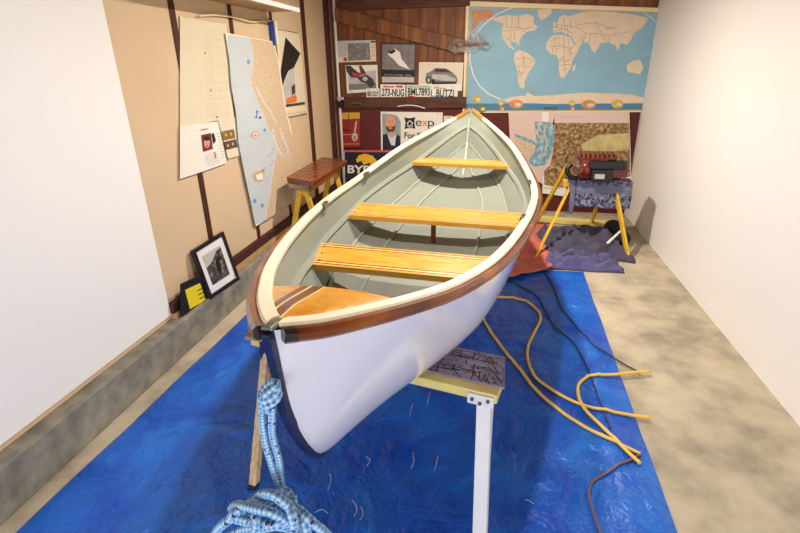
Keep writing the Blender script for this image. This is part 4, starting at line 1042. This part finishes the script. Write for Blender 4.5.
# yellow stand with towels and the small engine
st_ = thing('work_stand', (.98, 5.1, 0), 'yellow legged stand draped in towels at the right of the back wall', 'stand')
zt = .655
MB().box((1.02, 5.1, zt-.03), (.66, .10, .06)).build('top_beam', yellow, st_, bevel=.004)
def yl(a_, b2): MB().bar(a_, b2, .05, .022, up=(1, .3, 0)).build('leg', yellow, st_, bevel=.003)
yl((.76, 5.05, .60), tuple(onZ((534, 260), .012)))
yl(tuple(onY((566, 168), 5.2)), tuple(onY((533, 228), 5.6)))
yl((1.09, 5.16, .56), (1.14, 5.72, .012))
yl((1.19, 5.05, .58), (1.3, 4.62, .012))
def drape(x0, x1, zb_f, zb_b, off):
    def fn(u, v):
        x_ = x0+(x1-x0)*u
        L1 = zt+off-zb_f
        if v < .6: y_, z_ = 5.045-off-.01-.03*(1-v/.6), zb_f+L1*(v/.6)
        elif v < .75: t = (v-.6)/.15; y_, z_ = 5.045-off-.01+(.11+2*off+.02)*t, zt+off+.004*math.sin(t*PI)
        else: t = (v-.75)/.25; y_, z_ = 5.155+off+.01+.02*t, zt+off-(zt+off-zb_b)*t
        q = Vector((x_*6, v*4, 2)); 
        return (x_+.02*math.sin(v*7)*(1 if u < .1 else .3), y_-.02*abs(noise.noise(q)), z_+(.02*noise.noise(Vector((u*5, 1, zb_f))) if v < .05 else 0))
    return fn
o = MB().grid(drape(.775, 1.33, .405, .42, .012), 30, 40, lambda i, j: 1 if 13 <= j <= 19 else 0).build('towel', [towelm, towelp], smooth=True, solid=.008)
tag(o, 'blue grey towel with dark leaf bands hanging over the yellow stand', 'towel')
o = MB().grid(drape(.745, .80, .34, .45, .026), 8, 30).build('towel', towelp, smooth=True, solid=.008)
tag(o, 'plain narrow grey towel at the left end of the yellow stand', 'towel')
en = thing('engine', (1.0, 5.1, .67), 'small red engine with black cover resting on the towel', 'engine')
mb = MB(); mb.box((.94, 5.08, 0.795), (.26, .22, .2)); mb.ellipsoid((.88, 5.0, .78), (.07, .06, .08)); mb.box((1.12, 5.1, 0.775), (.3, .2, .14)); mb.build('crankcase', enginered, en, bevel=.03)
mb = MB()
for k in range(9): mb.box((.80+k*.042, 5.08, 0.910), (.03, .2, .05))
mb.box((.97, 5.08, 0.890), (.36, .18, .03)); mb.build('cooling_fins', enginebrown, en, bevel=.008)
MB().tube([(.8, 4.97, 0.795), (.8, 4.93, 0.795)], .05, 18).build('starter_cap', enginebrown, en, smooth=False, bevel=.006)
MB().ellipsoid((.79, 4.925, 0.815), (.022, .012, .03)).build('chrome_knob', steel, en, smooth=True)
mb = MB(); mb.box((1.02, 4.97, 0.735), (.2, .08, .12)); mb.box((1.06, 4.98, 0.835), (.34, .1, .08)); mb.build('black_cover', black, en, bevel=.012)
MB().box((1.0, 4.927, 0.730), (.09, .006, .045)).build('label_plate', grey2, en, bevel=.002)
MB().tube(spline([(.80, 5.0, 0.695), (.74, 4.98, 0.715), (.70, 4.98, 0.775), (.74, 5.0, 0.835)], 6), .022, 10).build('exhaust_pipe', black, en, smooth=True)

# ================================================================ BENCH at left wall
zb = .80
A, B_, Cc, D_ = onZ((286.5, 177), zb), onZ((313, 182), zb), onZ((347, 160.5), zb), onZ((322, 157), zb)
ux = (B_-A); uy = (D_-A+Cc-B_)/2
bn = thing('slatted_bench_top', ((A+Cc)/2+Vector((0, 0, -.05))), 'reddish slatted wooden seat resting on the yellow sawhorse by the left wall', 'bench')
def bp_(u, v, z_): return (A.lerp(B_, u)).lerp(D_.lerp(Cc, u), v)+Vector((0, 0, z_))
for k in range(5):
    u0 = .1+k*.162; u1 = u0+.135
    MB().loft([[bp_(u0, .05, 0), bp_(u1, .05, 0), bp_(u1, .97, 0), bp_(u0, .97, 0)], [bp_(u0, .05, -.02), bp_(u1, .05, -.02), bp_(u1, .97, -.02), bp_(u0, .97, -.02)]]).build('slat', redwood, bn, bevel=.003)
for (u0, u1, v0, v1) in ((0, 1, 0, .05), (0, 1, .96, 1.0), (0, .1, .05, .96), (.92, 1, .05, .96)):
    MB().loft([[bp_(u0, v0, .002), bp_(u1, v0, .002), bp_(u1, v1, .002), bp_(u0, v1, .002)], [bp_(u0, v0, -.045), bp_(u1, v0, -.045), bp_(u1, v1, -.045), bp_(u0, v1, -.045)]]).build('frame_rail', redwood, bn, bevel=.004)
zs = zb-.05
o = MB().loft([[onZ(p, zs-.005) for p in ((287, 183), (309, 185.5), (316, 181), (294, 178))], [onZ(p, zs-.005)-Vector((0, 0, .045)) for p in ((287, 183), (309, 185.5), (316, 181), (294, 178))]]).build('grey_board', greywood, bevel=.004)
tag(o, 'short grey weathered board under the near end of the slatted seat', 'board')
ys = thing('yellow_sawhorse', ((A+Cc)/2-Vector((0, 0, zb))), 'yellow sawhorse standing by the left wall under the slatted seat', 'sawhorse')
za = zs-.055
m0, m1 = A.lerp(B_, .5), D_.lerp(Cc, .5)
m0 = Vector((m0.x, m0.y+.06, za-.03)); m1 = Vector((m1.x, m1.y-.1, za-.03))
MB().bar(m0, m1, .06, .06).build('top_beam', yellow, ys, bevel=.004)
for mm, sgn in ((m0, -1), (m1, 1)):
    for sx in (-1, 1):
        MB().bar(mm+Vector((sx*.03, 0, .02)), Vector((mm.x+sx*.2, mm.y+sgn*.03, .004)), .05, .025, up=(0, 1, 0)).build('leg', yellow, ys, bevel=.004)

# ================================================================ LIGHT
def lamp(loc, power, size, col):
    t = thing('ceiling_light', (loc[0], loc[1], ZC-.2), '', 'ceiling light')
    MB().tube([(loc[0], loc[1], ZC), (loc[0], loc[1], ZC-.03)], .06, 16).build('lamp_base', white_pl, t)
    MB().ellipsoid((loc[0], loc[1], ZC-.09), (.05, .05, .06)).build('bulb', bulb, t, smooth=True)
    l = bpy.data.lights.new('lamp', 'AREA'); l.shape = 'DISK'; l.size = size; l.energy = power; l.color = col
    lo = bpy.data.objects.new('lamp', l); C.objects.link(lo); lo.location = (loc[0], loc[1], ZC-.16)
    return t
lamp((-.25, 4.15, 0), 72, .09, (1, .90, .76))['label'] = 'ceiling bulb above the far end of the boat'
lamp((-.2, 2.05, 0), 33, .09, (1, .93, .84))['label'] = 'ceiling bulb above the near end of the boat'
# daylight fill behind the camera, shaped low to brighten hull side, not boat interior
l = bpy.data.lights.new('low_daylight', 'AREA'); l.shape = 'RECTANGLE'; l.size = 3.4; l.size_y = 1.2; l.energy = 80; l.color = (.93, .95, 1)
lo = bpy.data.objects.new('low_daylight', l); C.objects.link(lo); lo.location = (-.2, YF-.1, .68); lo.rotation_euler = (PI/2, 0, 0)
w = bpy.data.worlds.new('world'); bpy.context.scene.world = w; w.use_nodes = True
w.node_tree.nodes['Background'].inputs[0].default_value = (.9, .95, 1, 1); w.node_tree.nodes['Background'].inputs[1].default_value = .08
vs = bpy.context.scene.view_settings; vs.view_transform = 'Standard'; vs.look = 'None'; vs.exposure = .24; vs.gamma = 1; vs.use_curve_mapping = False
for o_ in bpy.data.objects:
    if '_o' in o_: del o_['_o']
